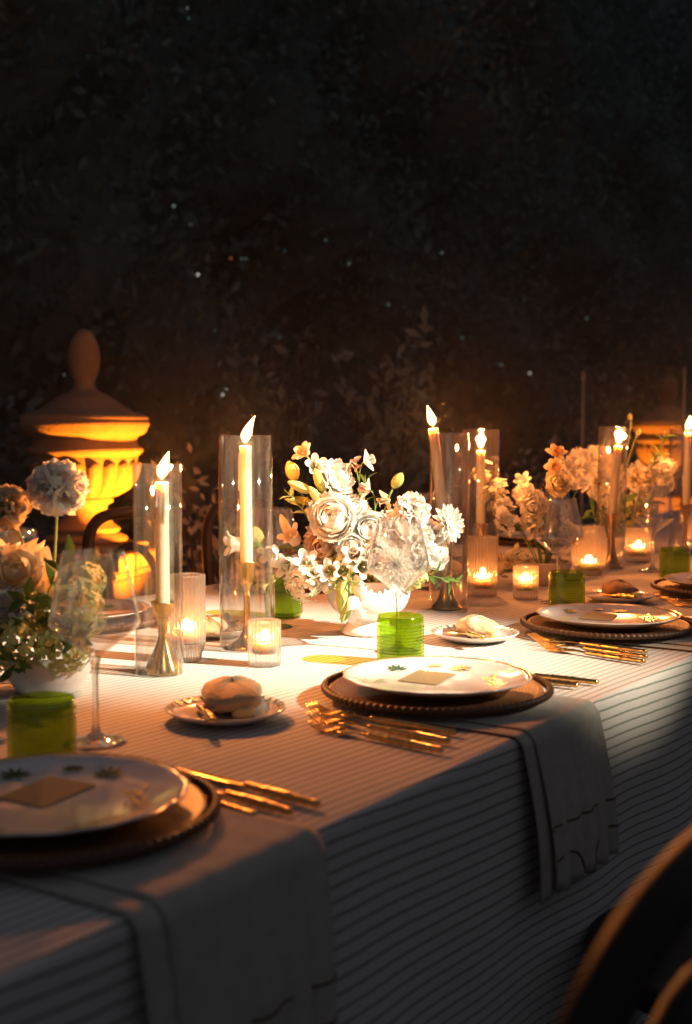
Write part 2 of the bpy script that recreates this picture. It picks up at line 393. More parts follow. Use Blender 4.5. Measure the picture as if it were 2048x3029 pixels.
chair((1.62, -.235, 0), 0, 'dark bentwood chair pulled up to the place with the hanging napkin')
chair((2.26, -.235, 0), 0, 'dark bentwood chair pulled up to the place with the dull olive tumbler')
chair((2.60, 1.56, 0), R(186), 'dark bentwood chair with double-hoop back in front of the large glowing stone urn')
chair((3.12, 1.58, 0), R(178), 'dark bentwood chair across the table behind the tallest candle cylinder')
chair((3.80, 1.57, 0), R(181), 'dark bentwood chair across the table behind the white centre bouquet')
chair((4.50, 1.58, 0), R(180), 'dark bentwood chair across the table behind the pot of daffodils')

# ================================================================== PLACE SETTINGS
def charger(loc, label):
    t = thing('rattan_charger', label, 'charger', loc, rnd.uniform(0, 6), 'woven rattan chargers')
    def weave():
        prof = [(0.0, .004)]
        for i in range(1, 17):
            r = .150 * i / 16; prof += [(r - .004, .0045 + max(0, (r - .10)) * .12), (r, .0062 + max(0, (r - .10)) * .12)]
        prof += [(.152, .009), (.152, .004), (.12, 0), (0, 0)]
        return MB().lathe(prof, 96, mod=lambda a, j, r, z: .0006 * math.sin(a * 48 + j * math.pi)).mesh('woven_disc', 'wicker')
    def rim():
        mb = MB(); n = 96
        P, F = [], []; N = n * 4; m = 8
        for i in range(N + 1):
            a = 2 * math.pi * i / N; rr = .0050 + .0011 * math.sin(a * n); R0 = .1605
            for j in range(m):
                b = 2 * math.pi * j / m + a * 6; P.append(((R0 + rr * math.cos(b)) * math.cos(a), (R0 + rr * math.cos(b)) * math.sin(a), .0108 + rr * math.sin(b)))
        for i in range(N):
            for j in range(m): F.append((i * m + j, i * m + (j + 1) % m, (i + 1) * m + (j + 1) % m, (i + 1) * m + j))
        return mb.add(P, F, [(0, 0)] * len(P)).mesh('braided_rim', 'wicker')
    part('woven_disc', cached('weave', weave), t); part('braided_rim', cached('crim', rim), t)
    return t
def blade(l, w, droop=0, n=6):
    P, F = [], []
    for i in range(n + 1):
        v = i / n; ww = w * math.sin(math.pi * min(.999, max(.02, v * .96 + .02))) ** .8
        P += [(-ww, l * v, -droop * v * v), (ww, l * v, -droop * v * v)]
    for i in range(n): F.append((2 * i, 2 * i + 1, 2 * i + 3, 2 * i + 2))
    return P, F
def palm_motif():
    mb = MB()
    for k, a in enumerate((-100, -68, -35, 0, 35, 68, 100)):
        P, F = blade(.021 - abs(a) * .00004, .0023)
        ca, sa = math.cos(R(a)), math.sin(R(a)); mb.add([(x * ca - y * sa, x * sa + y * ca, 0) for x, y, z in P], F)
    mb.add([(-.0008, -.012, 0), (.0008, -.012, 0), (.0006, 0, 0), (-.0006, 0, 0)], [(0, 1, 2, 3)])
    return mb.mesh('palm_motif', 'green_paint', False)
def flat_stroke(mb, pts, w):
    P, F = [], []; pts = [Vector((p[0], p[1], 0)) for p in pts]
    for i, p in enumerate(pts):
        t = (pts[min(i + 1, len(pts) - 1)] - pts[max(0, i - 1)]).normalized(); nrm = Vector((-t.y, t.x, 0)); k = w * (.4 + .6 * math.sin(math.pi * (i + .5) / len(pts)))
        P += [p - nrm * k, p + nrm * k]
    for i in range(len(pts) - 1): F.append((2 * i, 2 * i + 1, 2 * i + 3, 2 * i + 2))
    mb.add(P, F)
def scroll_motif():
    mb = MB(); q = random.Random(3)
    for k in range(5):
        x = -.03 + k * .014; s_ = 1 if k % 2 else -1
        flat_stroke(mb, [(x + .007 * math.cos(a) * (1 - a / 14), .004 * s_ + .009 * math.sin(a) * (1 - a / 14)) for a in [i * .5 for i in range(13)]], .0012)
    flat_stroke(mb, [(-.042 + .006 * i, -.006 + .004 * math.sin(i * 1.3)) for i in range(14)], .0014)
    for k in range(9):
        P, F = blade(.011, .0018); a = q.uniform(0, 6.28); cx, cy_ = q.uniform(-.04, .04), q.uniform(-.008, .010)
        mb.add([(cx + x * math.cos(a) - y * math.sin(a), cy_ + x * math.sin(a) + y * math.cos(a), 0) for x, y, z in P], F)
    return mb.mesh('scroll_motif', 'pale_paint', False)
def gilt_motif():
    mb = MB(); q = random.Random(5)
    for k in range(3):
        flat_stroke(mb, [(-.035 + .006 * i, -.008 + .009 * k + .003 * math.sin(i * 1.1 + k)) for i in range(12)], .0014)
    for k in range(8):
        P, F = blade(.012, .0024); a = q.uniform(0, 6.28); cx, cy_ = q.uniform(-.035, .035), q.uniform(-.01, .014)
        mb.add([(cx + x * math.cos(a) - y * math.sin(a), cy_ + x * math.sin(a) + y * math.cos(a), 0) for x, y, z in P], F)
    return mb.mesh('gilt_motif', 'gold_paint', False)
def fan_motif():
    mb = MB()
    for k in range(9):
        a = R(-64 + 16 * k); flat_stroke(mb, [(.003 * math.sin(a), .003 * math.cos(a)), (.008 * math.sin(a), .008 * math.cos(a)), (.013 * math.sin(a), .013 * math.cos(a))], .0013)
    return mb.mesh('fan_motif', 'green_paint', False)
SC8 = lambda k, amp: (lambda a, j, r, z: r * amp * max(0, (r - .11) / .025) * (abs(math.cos(a * k)) - .6))
def plate(loc, label, rz=0, card=True):
    t = thing('dinner_plate', label, 'plate', loc, rz, 'palm patterned dinner plates')
    prof = [(0, 0), (.075, 0), (.078, .003), (.10, .006), (.122, .013), (.134, .0185), (.1348, .0200), (.1338, .0206), (.124, .0165), (.108, .0105), (.092, .0072), (0, .0062)]
    part('plate_body', cached('pbody', lambda: MB().lathe(prof, 128, mod=SC8(8, .02)).mesh('plate_body', 'china')), t)
    part('rim_line', cached('prim', lambda: MB().lathe([(.1320, .0205), (.1340, .0212)], 128, mod=SC8(8, .02)).mesh('rim_line', 'gold_paint')), t)
    mo = (('palm_motif', palm_motif, (.042, .090), R(-25)), ('palm_motif', palm_motif, (.096, .012), R(-60)), ('palm_motif', palm_motif, (-.092, -.02), R(75)),
          ('scroll_motif', scroll_motif, (-.040, .070), R(-28)), ('gilt_motif', gilt_motif, (.052, -.062), R(40)), ('scroll_motif', scroll_motif, (-.03, -.085), R(170)), ('fan_motif', fan_motif, (.086, .052), R(-55)))
    for n_, fn, (x, y), a in mo:
        r = math.hypot(x, y); zz = .0062 + max(0, (r - .075)) * .12 + .0018
        nrm = Vector((-x, -y, r * 6)).normalized() if r > .08 else Vector((0, 0, 1))
        m = Matrix.Translation((x, y, zz)) @ Vector((0, 0, 1)).rotation_difference(nrm).to_matrix().to_4x4() @ Matrix.Rotation(a, 4, 'Z')
        part(n_, cached(n_, fn), t, m)
    return t
def menu_card(loc, rz, label):
    o = part('place_card', cached('card', lambda: MB().box((0, 0, .0006), (.080, .060, .0008)).mesh('place_card', 'card', False)), loc=loc)
    o.rotation_euler = (R(1), R(-1), rz)
    return tag(o, label, 'card', 'kraft place cards')
def napkin(x, label, seed=0, width=.26, down=.27):
    t = thing('linen_napkin', label, 'napkin', (x, 0, 0), 0, 'linen napkins under the chargers')
    def sheet(dx, off, wd, dn, sd):
        path = [(.26 - .02 * i, T + .0035 + off) for i in range(14)]             # flat on the table, under the charger
        y, z = Y0 - .001, T + .0035 + off; rr = .014
        for i in range(7): a = math.pi / 2 * i / 6; path.append((Y0 + rr - .004 - (rr + .004 + off) * math.sin(a) , T - rr + (rr + .0035 + off) * math.cos(a)))
        yb, zb = path[-1]
        for i in range(1, 19): h = dn * i / 18; path.append((yb - h * .075 - .004 * math.sin(h * 14), zb - h))
        P, U, F = [], [], []; n = 22; k = len(path); th = .0016
        for side in (0, 1):
            for i in range(n + 1):
                u = i / n - .5
                for j, (py, pz) in enumerate(path):
                    h = max(0, T - pz); wob = .010 * math.sin(u * 9 + sd) * min(1, h * 6) + .006 * math.sin(u * 21 + sd * 2) * min(1, h * 5)
                    px = dx + u * wd * (1 - .10 * min(1, h / .3) * (1 + u)) + .012 * math.sin(h * 8 + sd)
                    if h > .005: P.append((px, py - abs(wob) - (0 if side else -th * .2) - side * th, pz))
                    else: P.append((px, py, pz + .0004 * math.sin(u * 30) + side * th * .5))
                    U.append((u * wd, j * .02))
        o = (n + 1) * k
        for i in range(n):
            for j in range(k - 1):
                a_, b_, c_, d_ = i * k + j, (i + 1) * k + j, (i + 1) * k + j + 1, i * k + j + 1
                F += [(a_, d_, c_, b_), (o + a_, o + b_, o + c_, o + d_)]
        for j in range(k - 1):
            F += [(j, o + j, o + j + 1, j + 1), (n * k + j, n * k + j + 1, o + n * k + j + 1, o + n * k + j)]
        for i in range(n): F.append((i * k + k - 1, o + i * k + k - 1, o + (i + 1) * k + k - 1, (i + 1) * k + k - 1))
        return MB().add(P, F, U).mesh('folded_layer', 'napkin')
    part('folded_layer', sheet(-.020, .0, width * .88, down * 1.03, seed + .25), t)
    top = part('folded_layer', sheet(.008, .0032, width * .86, down, seed), t)
    def stitch(h0, wave):
        pts = []
        for i in range(40):
            u = i / 39 - .5; h = h0 + (wave * math.tanh(math.sin(u * 9 + 1) * 2) if wave else 0.006 * u)
            wob = .010 * math.sin(u * 9 + seed) * min(1, h * 6) + .006 * math.sin(u * 21 + seed * 2) * min(1, h * 5); hd = max(0, h - .014); yb = Y0 - .004 - .004 - .0032 - hd * .075 - .004 * math.sin(hd * 14) - abs(wob) - .0016
            pts.append((.008 + u * width * .86 * (1 - .10 * min(1, h / .3) * (1 + u)) + .012 * math.sin(h * 8 + seed), yb, T - h))
        return MB().tube(pts, .0016, 6).mesh('embroidered_line', 'thread')
    part('embroidered_line', stitch(.125, 0), top); part('embroidered_line', stitch(.185, .022), top)
    return t
# ---- cutlery with bamboo-knuckle handles (along local +Y = away from the diner)
def handle_mesh(L, mat='gold'):
    prof = []
    n = 30
    for i in range(n + 1):
        v = i / n; y = L * v; kn = .45 * max(math.exp(-((v - c) / .018) ** 2) for c in (.04, .40, .70, .96))
        prof.append((.0042 + .0014 * math.sin(v * math.pi) + .0022 * kn, y))
    mb = MB().lathe([(0.0005, 0)] + prof + [(0.0005, L)], 12)
    mb.v = [(x, z, y * .8) for x, y, z in mb.v]
    return mb.mesh('handle', mat)
def fork(loc, rz, L, label, group):
    t = thing('gold_fork', label, 'fork', loc, rz, group)
    hl = L * .56; part('handle', cached(('fh', round(L, 3)), lambda: handle_mesh(hl)), t, loc=(0, 0, .005))
    def neck():
        mb = MB(); sec = [(hl - .006, .0032, .0052), (hl + .012, .0030, .0068), (hl + .026, .0065, .0066), (hl + .036, .0112, .0056), (hl + .046, .0118, .0050)]
        P, F = [], []
        for y, wd, z in sec: P += [(-wd, y, z), (0, y, z - wd * .12), (wd, y, z), (wd, y, z - .002), (0, y, z - .002 - wd * .12), (-wd, y, z - .002)]
        for i in range(len(sec) - 1):
            for j in range(6): F.append((i * 6 + j, i * 6 + (j + 1) % 6, (i + 1) * 6 + (j + 1) % 6, (i + 1) * 6 + j))
        F += [(5, 4, 3, 2, 1, 0), tuple(range(len(P) - 6, len(P)))]
        return mb.add(P, F).mesh('neck', 'gold')
    part('neck', cached(('fn', round(L, 3)), neck), t)
    tl = L - hl - .046
    def tine():
        pts = [(0, tl * v, .004 - .004 * math.sin(v * 2.4) + .010 * v * v * v) for v in (0, .2, .4, .6, .8, 1)]
        return MB().tube(pts, [.0024, .0022, .0021, .0019, .0016, .0009], 6).mesh('tine', 'gold')
    me = cached(('ft', round(L, 3)), tine)
    for k in range(4): part('tine', me, t, loc=((k - 1.5) * .0070, hl + .045, .0004))
    return t
def knife(loc, rz, L, label, group, wide=1.0):
    t = thing('gold_knife', label, 'knife', loc, rz, group)
    hl = L * .46; part('handle', cached(('kh', round(L, 3)), lambda: handle_mesh(hl)), t, loc=(0, 0, .005))
    def bl():
        P, F = [], []; n = 14
        for i in range(n + 1):
            v = i / n; y = hl - .004 + (L - hl + .004) * v
            wr = wide * (.0042 + .0052 * min(1, v * 5)) * (1 if v < .72 else math.cos((v - .72) / .28 * 1.45) ** .7); wl = -.0042 - .002 * min(1, v * 4) + (0 if v < .9 else .004 * (v - .9) * 10)
            z = .0052 - .002 * min(1, v * 3)
            P += [(wl, y, z), (wr, y, z - .0004), (wr, y, z - .0010), (wl, y, z - .0022)]
        for i in range(n):
            for j in range(4): F.append((i * 4 + j, i * 4 + (j + 1) % 4, (i + 1) * 4 + (j + 1) % 4, (i + 1) * 4 + j))
        F += [(3, 2, 1, 0), tuple(range(len(P) - 4, len(P)))]
        return MB().add(P, F).mesh('blade', 'gold')
    part('blade', cached(('kb', round(L, 3), wide), bl), t)
    return t
def spoon(loc, rz, L, label, group):
    t = thing('gold_spoon', label, 'spoon', loc, rz, group)
    hl = L * .62; part('handle', cached(('sh', round(L, 3)), lambda: handle_mesh(hl)), t, loc=(0, 0, .005))
    def bowl():
        P, F = [], []; n, m = 12, 8; y0, y1 = hl - .006, L
        for i in range(n + 1):
            v = i / n; wd = .003 + .018 * max(0, math.sin(max(0, (v - .18) / .82) * math.pi)) ** .75; y = y0 + (y1 - y0) * v
            for j in range(m + 1):
                u = j / m * 2 - 1; P.append((u * wd, y, .0062 - .0055 * (1 - u * u) * math.sin(max(0, (v - .2) / .8) * math.pi)))
        for i in range(n):
            for j in range(m): F.append((i * (m + 1) + j, i * (m + 1) + j + 1, (i + 1) * (m + 1) + j + 1, (i + 1) * (m + 1) + j))
        return MB().add(P, F).mesh('bowl', 'gold')
    part('bowl', cached(('sb', round(L, 3)), bowl), t)
    return t
# ---- bread plate, roll, butter
def bread_set(loc, rz, where, roll=(.03, .02), rollmat='bread', butter=True, knife_on=True, rs=1.0, rollk=0):
    x, y, z = loc; ca, sa = math.cos(rz), math.sin(rz)
    W = lambda dx, dy, dz: (x + dx * ca - dy * sa, y + dx * sa + dy * ca, z + dz)
    t = thing('bread_plate', f'small white plate with green dashed rim {where}', 'plate', loc, rz, 'bread plates')
    prof = [(0, 0), (.045, 0), (.048, .003), (.062, .006), (.076, .0125), (.0808, .0160), (.0812, .0172), (.080, .0176), (.070, .0122), (.058, .0078), (0, .0066)]
    part('plate_body', cached('bbody', lambda: MB().lathe(prof, 72).mesh('plate_body', 'china')), t)
    dash = cached('bdash', lambda: MB().add([(-.0022, -.0045, 0), (.0022, -.0045, 0), (.0030, .0045, .0032), (-.0030, .0045, .0032)], [(0, 1, 2, 3)]).mesh('rim_dash', 'green_paint', False))
    for k in range(32):
        a = 2 * math.pi * k / 32; part('rim_dash', dash, t, Matrix.Rotation(a, 4, 'Z') @ Matrix.Translation((0, .0745, .0148)))
    def rollm():
        q = random.Random(11 + rollk); P, F = [], []; n, m = 30, 18
        for i in range(m + 1):
            ph = math.pi * i / m
            for j in range(n):
                th = 2 * math.pi * j / n; k = 1 + .07 * math.sin(th * 2 + rollk) * math.sin(ph) + .04 * math.sin(3 * th + ph * 2 + rollk * 2) + .025 * math.sin(5 * th - ph * 4)
                zc = math.cos(ph); k *= 1 + .10 * max(0, zc) ** 4 * math.cos(th - .5) + .035 * math.sin(7 * th + 3 * ph + rollk) * math.sin(4 * ph + th) + q.uniform(-.012, .012); k *= (abs(math.cos(th)) ** 3.2 + abs(math.sin(th)) ** 3.2) ** (-1 / 3.2)
                P.append((.042 * k * math.sin(ph) * math.cos(th), .033 * k * math.sin(ph) * math.sin(th), .018 + .019 * k * (zc if zc < 0 else 1.25 * zc ** .8 * (1 - .35 * abs(math.sin(ph) * math.cos(th - .4))))))
        for i in range(m):
            for j in range(n): F.append((i * n + j, (i + 1) * n + j, (i + 1) * n + (j + 1) % n, i * n + (j + 1) % n))
        return MB().add(P, F).mesh('bread_roll', rollmat)
    r = part('bread_roll', cached(('roll', rollk, rollmat), rollm), loc=W(roll[0], roll[1], .0078)); r.rotation_euler = (0, 0, rz + .3); r.scale = (rs * 1.12, rs * 1.08, rs * .82)
    tag(r, f'{"brown" if rollmat != "bread" else "floury"} bread roll on the small plate {where}', 'bread roll', 'bread rolls')
    if butter:
        def bm():
            prof2 = [(0, .0), (.011, 0), (.0118, .003), (.0112, .0095), (.009, .0118), (0, .0122)]
            return MB().lathe(prof2, 24, mod=lambda a, j, r, z: r * .08 * math.sin(3 * a + j)).mesh('butter_pat', 'butter')
        b = part('butter_pat', cached('butter', bm), loc=W(roll[0] - .035, roll[1] - .030, .0080)); b.rotation_euler = (0, 0, rz); b.scale = (1.9, 1.25, 1.25)
        tag(b, f'pat of yellow butter on the small plate {where}', 'butter', 'butter pats')
    if knife_on:
        k_ = knife(W(-.105, -.02, .0185), rz + R(-62), .135, f'gold butter knife across the small plate {where}', 'butter knives', .9)
        k_.rotation_euler = (R(-2), R(2), rz + R(-62))
# ---- drinking glasses
def tumbler(loc, label):
    t = thing('green_tumbler', label, 'tumbler', loc, rnd.uniform(0, 6), 'green hobnail tumblers')
    def body():
        prof = [(.0005, .0), (.033, .0), (.036, .002), (.0370, .006)]
        rows = 11; z0, z1 = .008, .066
        for i in range(rows * 4 + 1):
            v = i / (rows * 4); prof.append((.0380 + .0001, z0 + (z1 - z0) * v))
        prof += [(.0374, .068), (.0388, .071), (.0386, .074), (.0376, .079), (.0372, .0815), (.0364, .0818), (.0357, .080), (.0350, .070), (.0345, .010), (.0325, .0065), (.0005, .006)]
        nb = 44
        def mod(a, j, r, z):
            if 4 <= j < 4 + rows * 4 + 1:
                k = (j - 4) % 4; amp = (0, .6, 1, .6)[k]; row = (j - 4) // 4
                return .0012 * amp * max(0, math.cos(a * nb + math.pi * row)) ** .6 if amp else -.0003
            return 0
        return MB().lathe(prof, nb * 4, mod=mod).mesh('tumbler_body', 'green')
    part('tumbler_body', cached('tumbler', body), t)
    return t
def wine_glass(loc, label, s=1.0):
    t = thing('wine_glass', label, 'wine glass', loc, 0, 'angular wine glasses'); t.scale = (s, s, s)
    bowl = [(.0016, .103), (.012, .108), (.030, .122), (.046, .135), (.0535, .1425), (.0552, .147), (.0545, .152), (.049, .180), (.0430, .208), (.0372, .2325), (.0369, .2330), (.0364, .2325), (.0421, .208), (.0482, .180), (.0537, .152), (.0543, .1472), (.0527, .1437), (.045, .1365), (.029, .1238), (.012, .111), (.0016, .1085)]
    part('bowl', cached('wbowl', lambda: MB().lathe(bowl, 72).mesh('bowl', 'wine_glass')), t)
    st = [(.0375, .0005), (.0378, .0015), (.030, .0030), (.015, .0055), (.0065, .011), (.0042, .022), (.0036, .05), (.0038, .080), (.0052, .094), (.0075, .1015), (.0075, .104)]
    part('stem', cached('wstem', lambda: MB().lathe(st + [(.0, .104)], 32, cap0=True).mesh('stem', 'stem_glass')), t)
    return t

# near side --------------------------------------------------------
PLA, PLB, PLC, PLD = (.826, .205), (1.534, .178), (2.227, .200), (2.890, .185)
wA = 'of the shadowed place by the carnations'
wB = 'of the place with the hanging napkin'
wC = 'of the place with the dull olive tumbler'
wD = 'of the place with the darkest tumbler'
for (x, y), wd, rz in ((PLA, wA, .05), (PLB, wB, 0), (PLC, wC, .03), (PLD, wD, -.04)):
    charger((x, y, T + .0095), f'round brown rattan charger {wd}')
    plate((x, y, T + .0185), f'white plate with green palm motifs {wd}', rz)
menu_card((PLB[0] + .022, PLB[1] + .028, T + .0262), R(8), f'kraft card lying on the palm plate {wB}')
menu_card((PLC[0] + .022, PLC[1] + .028, T + .0262), R(10), f'kraft card lying on the palm plate {wC}')
menu_card((PLA[0] + .022, PLA[1] + .028, T + .0262), R(7), f'kraft card lying on the palm plate {wA}')
napkin(.826, f'oatmeal linen napkin under the charger {wA}', 1.1, .26, .27)
napkin(1.515, 'oatmeal linen napkin with brown wavy stitching hanging over the table edge', .2, .24, .19)
napkin(2.235, f'oatmeal linen napkin under the charger {wC}', 2.1, .25, .26)
for k, (x, y, L) in enumerate(((1.362, .052, .235), (1.318, .036, .222), (1.276, .022, .205))):
    fork((x - .012 * k * 0, y, T + .0015), R(-2.5 - 1.5 * k), L, f'{("longest", "middle", "shortest")[k]} gold bamboo-handled fork beside the charger above the hanging napkin', f'forks {wB}')
for k, (x, y, L) in enumerate(((2.045, .056, .235), (1.999, .038, .222), (1.955, .026, .205))):
    fork((x, y, T + .0015), R(-7 - 2 * k), L, f'{("longest", "middle", "shortest")[k]} gold bamboo-handled fork in front of the floury roll', f'forks {wC}')
for k, (x, y, L) in enumerate(((2.70, .06, .235), (2.655, .04, .222), (2.615, .03, .205))):
    fork((x, y, T + .0015), R(-8 - 2 * k), L, f'{("longest", "middle", "shortest")[k]} gold bamboo-handled fork {wD}', f'forks {wD}')
knife((1.020, .022, T + .0015), R(-6), .225, 'longest gold knife with bamboo handle beside the shadowed plate', f'knives {wA}', 1.2)
knife((.984, .030, T + .0015), R(-7), .205, 'middle gold knife with bamboo handle beside the shadowed plate', f'knives {wA}')
spoon((.954, .052, T + .0015), R(-7), .19, 'gold bamboo-handled spoon tucked against the shadowed charger', f'spoons {wA}')
knife((1.755, .024, T + .0015), R(3), .225, 'long gold bamboo-handled knife poking out from the charger above the hanging napkin', f'knives {wB}')
knife((1.716, .040, T + .0015), R(2), .205, 'short gold bamboo-handled knife half under the charger above the hanging napkin', f'knives {wB}')
knife((2.445, .03, T + .0015), R(2), .225, f'long gold knife {wC}', f'knives {wC}')
knife((2.408, .045, T + .0015), R(2), .205, f'short gold knife {wC}', f'knives {wC}')
bread_set((1.272, .352, T + .001), R(20), 'left of the forks by the hanging napkin'.replace('left of', 'beside'), roll=(.030, .002), rs=1.18, rollk=1)
bread_set((2.007, .369, T + .001), R(25), 'behind the forks of the olive tumbler place', roll=(.018, -.004), rs=.98)
bread_set((2.645, .345, T + .001), R(30), 'behind the forks of the darkest tumbler place', roll=(.028, -.006), rollmat='brownbread', rollk=2)
tumbler((.968, .372, T + .001), 'dim green hobnail tumbler standing behind the shadowed plate')
tumbler((1.735, .362, T + .001), 'bright lime green hobnail tumbler lit from within by the lamp beam')
tumbler((2.472, .394, T + .001), 'dull olive green hobnail tumbler behind the second palm plate')
tumbler((3.113, .380, T + .001), 'dark green hobnail tumbler standing past the round ribbed votive')
wine_glass((1.091, .411, T + .001), 'empty angular wine glass beside the dim tumbler and the carnation bowl', 1.02)
wine_glass((1.838, .430, T + .001), 'empty angular wine glass in front of the white bouquet, behind the lime tumbler')
wine_glass((2.555, .452, T + .001), 'empty angular wine glass behind the olive tumbler, glowing with candlelight')
wine_glass((3.26, .492, T + .001), 'empty angular wine glass behind the dark tumbler in front of the farthest bouquet')
# far side ---------------------------------------------------------
wE = 'across the table behind the shortest candle cylinder'
wF = 'across the table behind the tallest cylinder'
wG = 'across the table behind the pot of daffodils'
wH = 'across the table behind the farthest bouquet'
for x, wd in ((1.749, wE), (2.44, wF), (3.14, wG), (3.84, wH)):
    charger((x, 1.118, T + .002), f'round brown rattan charger {wd}')
    plate((x, 1.118, T + .011), f'white palm-patterned plate {wd}', math.pi)
    menu_card((x - .022, 1.09, T + .0187), R(188), f'kraft card on the plate {wd}')
bread_set((1.79, .800, T + .001), R(200), 'behind the tall ribbed votive', roll=(.048, .0), rs=.9, rollk=3)
bread_set((2.86, .90, T + .001), R(200), 'across the table behind the footed bowl bouquet', roll=(.02, 0), rollk=4)
bread_set((3.05, .865, T + .001), R(160), 'across the table beside the daffodil pot', roll=(.0, .01), rollmat='brownbread', rollk=5)
tumbler((2.046, .835, T + .001), 'dark green hobnail tumbler behind the white bouquet and the tall cylinder')
tumbler((2.74, .87, T + .001), 'dark green hobnail tumbler behind the leaning candle')
tumbler((3.99, .90, T + .001), 'emerald green hobnail tumbler behind the far candle cylinder')
wine_glass((1.300, .800, T + .001), 'empty angular wine glass behind the bowl of carnations')
wine_glass((1.925, .770, T + .001), 'empty angular wine glass behind the tall candle cylinder')
wine_glass((2.60, .80, T + .001), 'empty angular wine glass behind the leaning candle')
wine_glass((3.55, .92, T + .001), 'empty angular wine glass across the table past the far candle')
for k, (x, y) in enumerate(((1.53, 1.27), (1.49, 1.28))):
    knife((x, y, T + .0015), R(180), .215, f'gold bamboo-handled knife beside the plate {wE}', f'knives {wE}')
for k, (x, y) in enumerate(((2.62, 1.27), (2.66, 1.28), (2.70, 1.28))):
    fork((x, y, T + .0015), R(180), .22, f'gold bamboo-handled fork beside the plate {wF}', f'forks {wF}')
for x, wd, s_ in ((2.44, wF, 4.2), (1.749, wE, 5.0)):
    pass

# ================================================================== CANDLES
def flame_mesh(name, mat, lean=.25, h=.045, r=.0068):
    P, F = [], []; n, m = 14, 14
    for i in range(m + 1):
        v = i / m; rr = r * (math.sin(min(1, v * 2.6) * math.pi / 2) ** .7) * (1 - max(0, (v - .32) / .68) ** 1.5) + .0002
        cx = lean * h * v * v
        for j in range(n): a = 2 * math.pi * j / n; P.append((cx + rr * math.cos(a), rr * math.sin(a), h * v))
    for i in range(m):
        for j in range(n): F.append((i * n + j, i * n + (j + 1) % n, (i + 1) * n + (j + 1) % n, (i + 1) * n + j))
    return MB().add(P, F).mesh(name, mat)
HOLDERS = {
 'flare': [(.0, .0), (.0285, .0), (.0290, .004), (.0265, .011), (.0195, .025), (.0130, .040), (.0085, .054), (.0072, .062), (.0082, .068), (.0075, .076), (.0095, .085), (.0145, .096), (.0165, .104), (.0185, .1125), (.0190, .1145), (.0150, .1135), (.0125, .110), (.0123, .090), (0, .090)],
 'tall': [(.0, .0), (.0350, .0), (.0355, .003), (.030, .007), (.016, .016), (.0085, .028), (.0058, .045), (.0052, .095), (.0058, .108), (.0105, .113), (.0125, .119), (.0120, .123), (.0150, .127), (.0155, .148), (.0205, .152), (.0215, .1545), (.0170, .1535), (.0125, .150), (.0123, .128), (0, .128)],
 'trumpet': [(.0, .0), (.0335, .0), (.0338, .003), (.030, .006), (.0225, .016), (.0165, .030), (.0125, .048), (.0102, .070), (.0105, .10), (.0120, .125), (.0150, .144), (.0185, .1515), (.0188, .153), (.0150, .152), (.0123, .146), (.0121, .126), (0, .126)],
}
HZ = {'flare': .0905, 'tall': .1285, 'trumpet': .1265}
def candle_group(loc, kind, cyl_r, cyl_h, wax_len, lean=(0, 0), fl=.25, watt=1.6, which='', size=1.0, off=(0, 0), fh=.045, fr=.0104):
    """brass candlestick, taper candle with its flame, and a glass cylinder round both"""
    x, y, z = loc
    h = thing('brass_candlestick', f'brass candlestick inside {which}', 'candlestick', (x + off[0], y + off[1], z), rnd.uniform(0, 6), 'brass candlesticks'); h.scale = (size,) * 3
    def hm():
        mod = (lambda a, j, r, z_: r * .05 * math.cos(a * 8) if 1 <= j <= 5 else 0) if kind == 'flare' else None
        return MB().lathe(HOLDERS[kind], 48, mod=mod).mesh('candlestick_body', 'brass')
    part('candlestick_body', cached(('holder', kind), hm), h)
    bz = z + HZ[kind] * size
    d = Vector((lean[0], lean[1], 1)).normalized()
    mrot = Vector((0, 0, 1)).rotation_difference(d).to_matrix().to_4x4()
    c = thing('taper_candle', f'lit taper in {which}', 'candle', group='lit taper candles', m=Matrix.Translation((x + off[0], y + off[1], bz)) @ mrot)
    def wm():
        q = random.Random(hash((round(wax_len, 3), round(x, 2))) & 255); prof = [(.0, 0), (.0112, 0)]; n = 24
        for i in range(1, n + 1): prof.append((.0112 - .0008 * i / n + q.uniform(-.00012, .00012), wax_len * i / n))
        prof += [(.0092, wax_len + .0012), (.006, wax_len - .0008), (0, wax_len - .002)]
        return MB().lathe(prof, 32).mesh('wax', 'wax')
    part('wax', wm(), c)
    q = random.Random(int(x * 1000))
    for k in range(5):
        a = q.uniform(2.2, 4.6); l = q.uniform(.02, .075); z0 = wax_len - q.uniform(.0, .012)
        pts = [((.0108 + .0002 * i) * math.cos(a + .04 * math.sin(i)), (.0108 + .0002 * i) * math.sin(a + .04 * math.sin(i)), z0 - l * i / 6) for i in range(7)]
        part('wax_drip', MB().tube(pts, [.0010, .0016, .0015, .0013, .0016, .0021, .0014], 7).mesh('wax_drip', 'wax'), c)
    part('wick', cached('wick', lambda: MB().tube([(0, 0, -.002), (.0004, 0, .004), (.0016, 0, .008)], .0008, 6).mesh('wick', 'wick')), c, loc=(0, 0, wax_len))
    f = part('flame', flame_mesh('flame', 'flame', fl, fh, fr), c, Matrix.Translation((0, 0, wax_len + .004)) @ Matrix.Rotation(R(-56), 4, 'Z'))
    point_light(c, (fl * .012 * RT.x, fl * .012 * RT.y, wax_len + .004 + fh * .4), watt)
    def cm(rad=cyl_r, hh=cyl_h):
        return MB().lathe([(rad - .0006, 0), (rad, .0006), (rad, hh - .0008), (rad - .0012, hh), (rad - .0024, hh - .0008), (rad - .0024, .0006), (rad - .0018, 0), (rad - .0006, 0)], 80).mesh('glass_cylinder', 'glass')
    cy_ = part('glass_cylinder', cached(('cyl', cyl_r, cyl_h), cm), loc=(x, y, z + .0005))
    tag(cy_, f'clear open {which}', 'glass cylinder', 'glass candle cylinders')
    return c
TT = T + .001
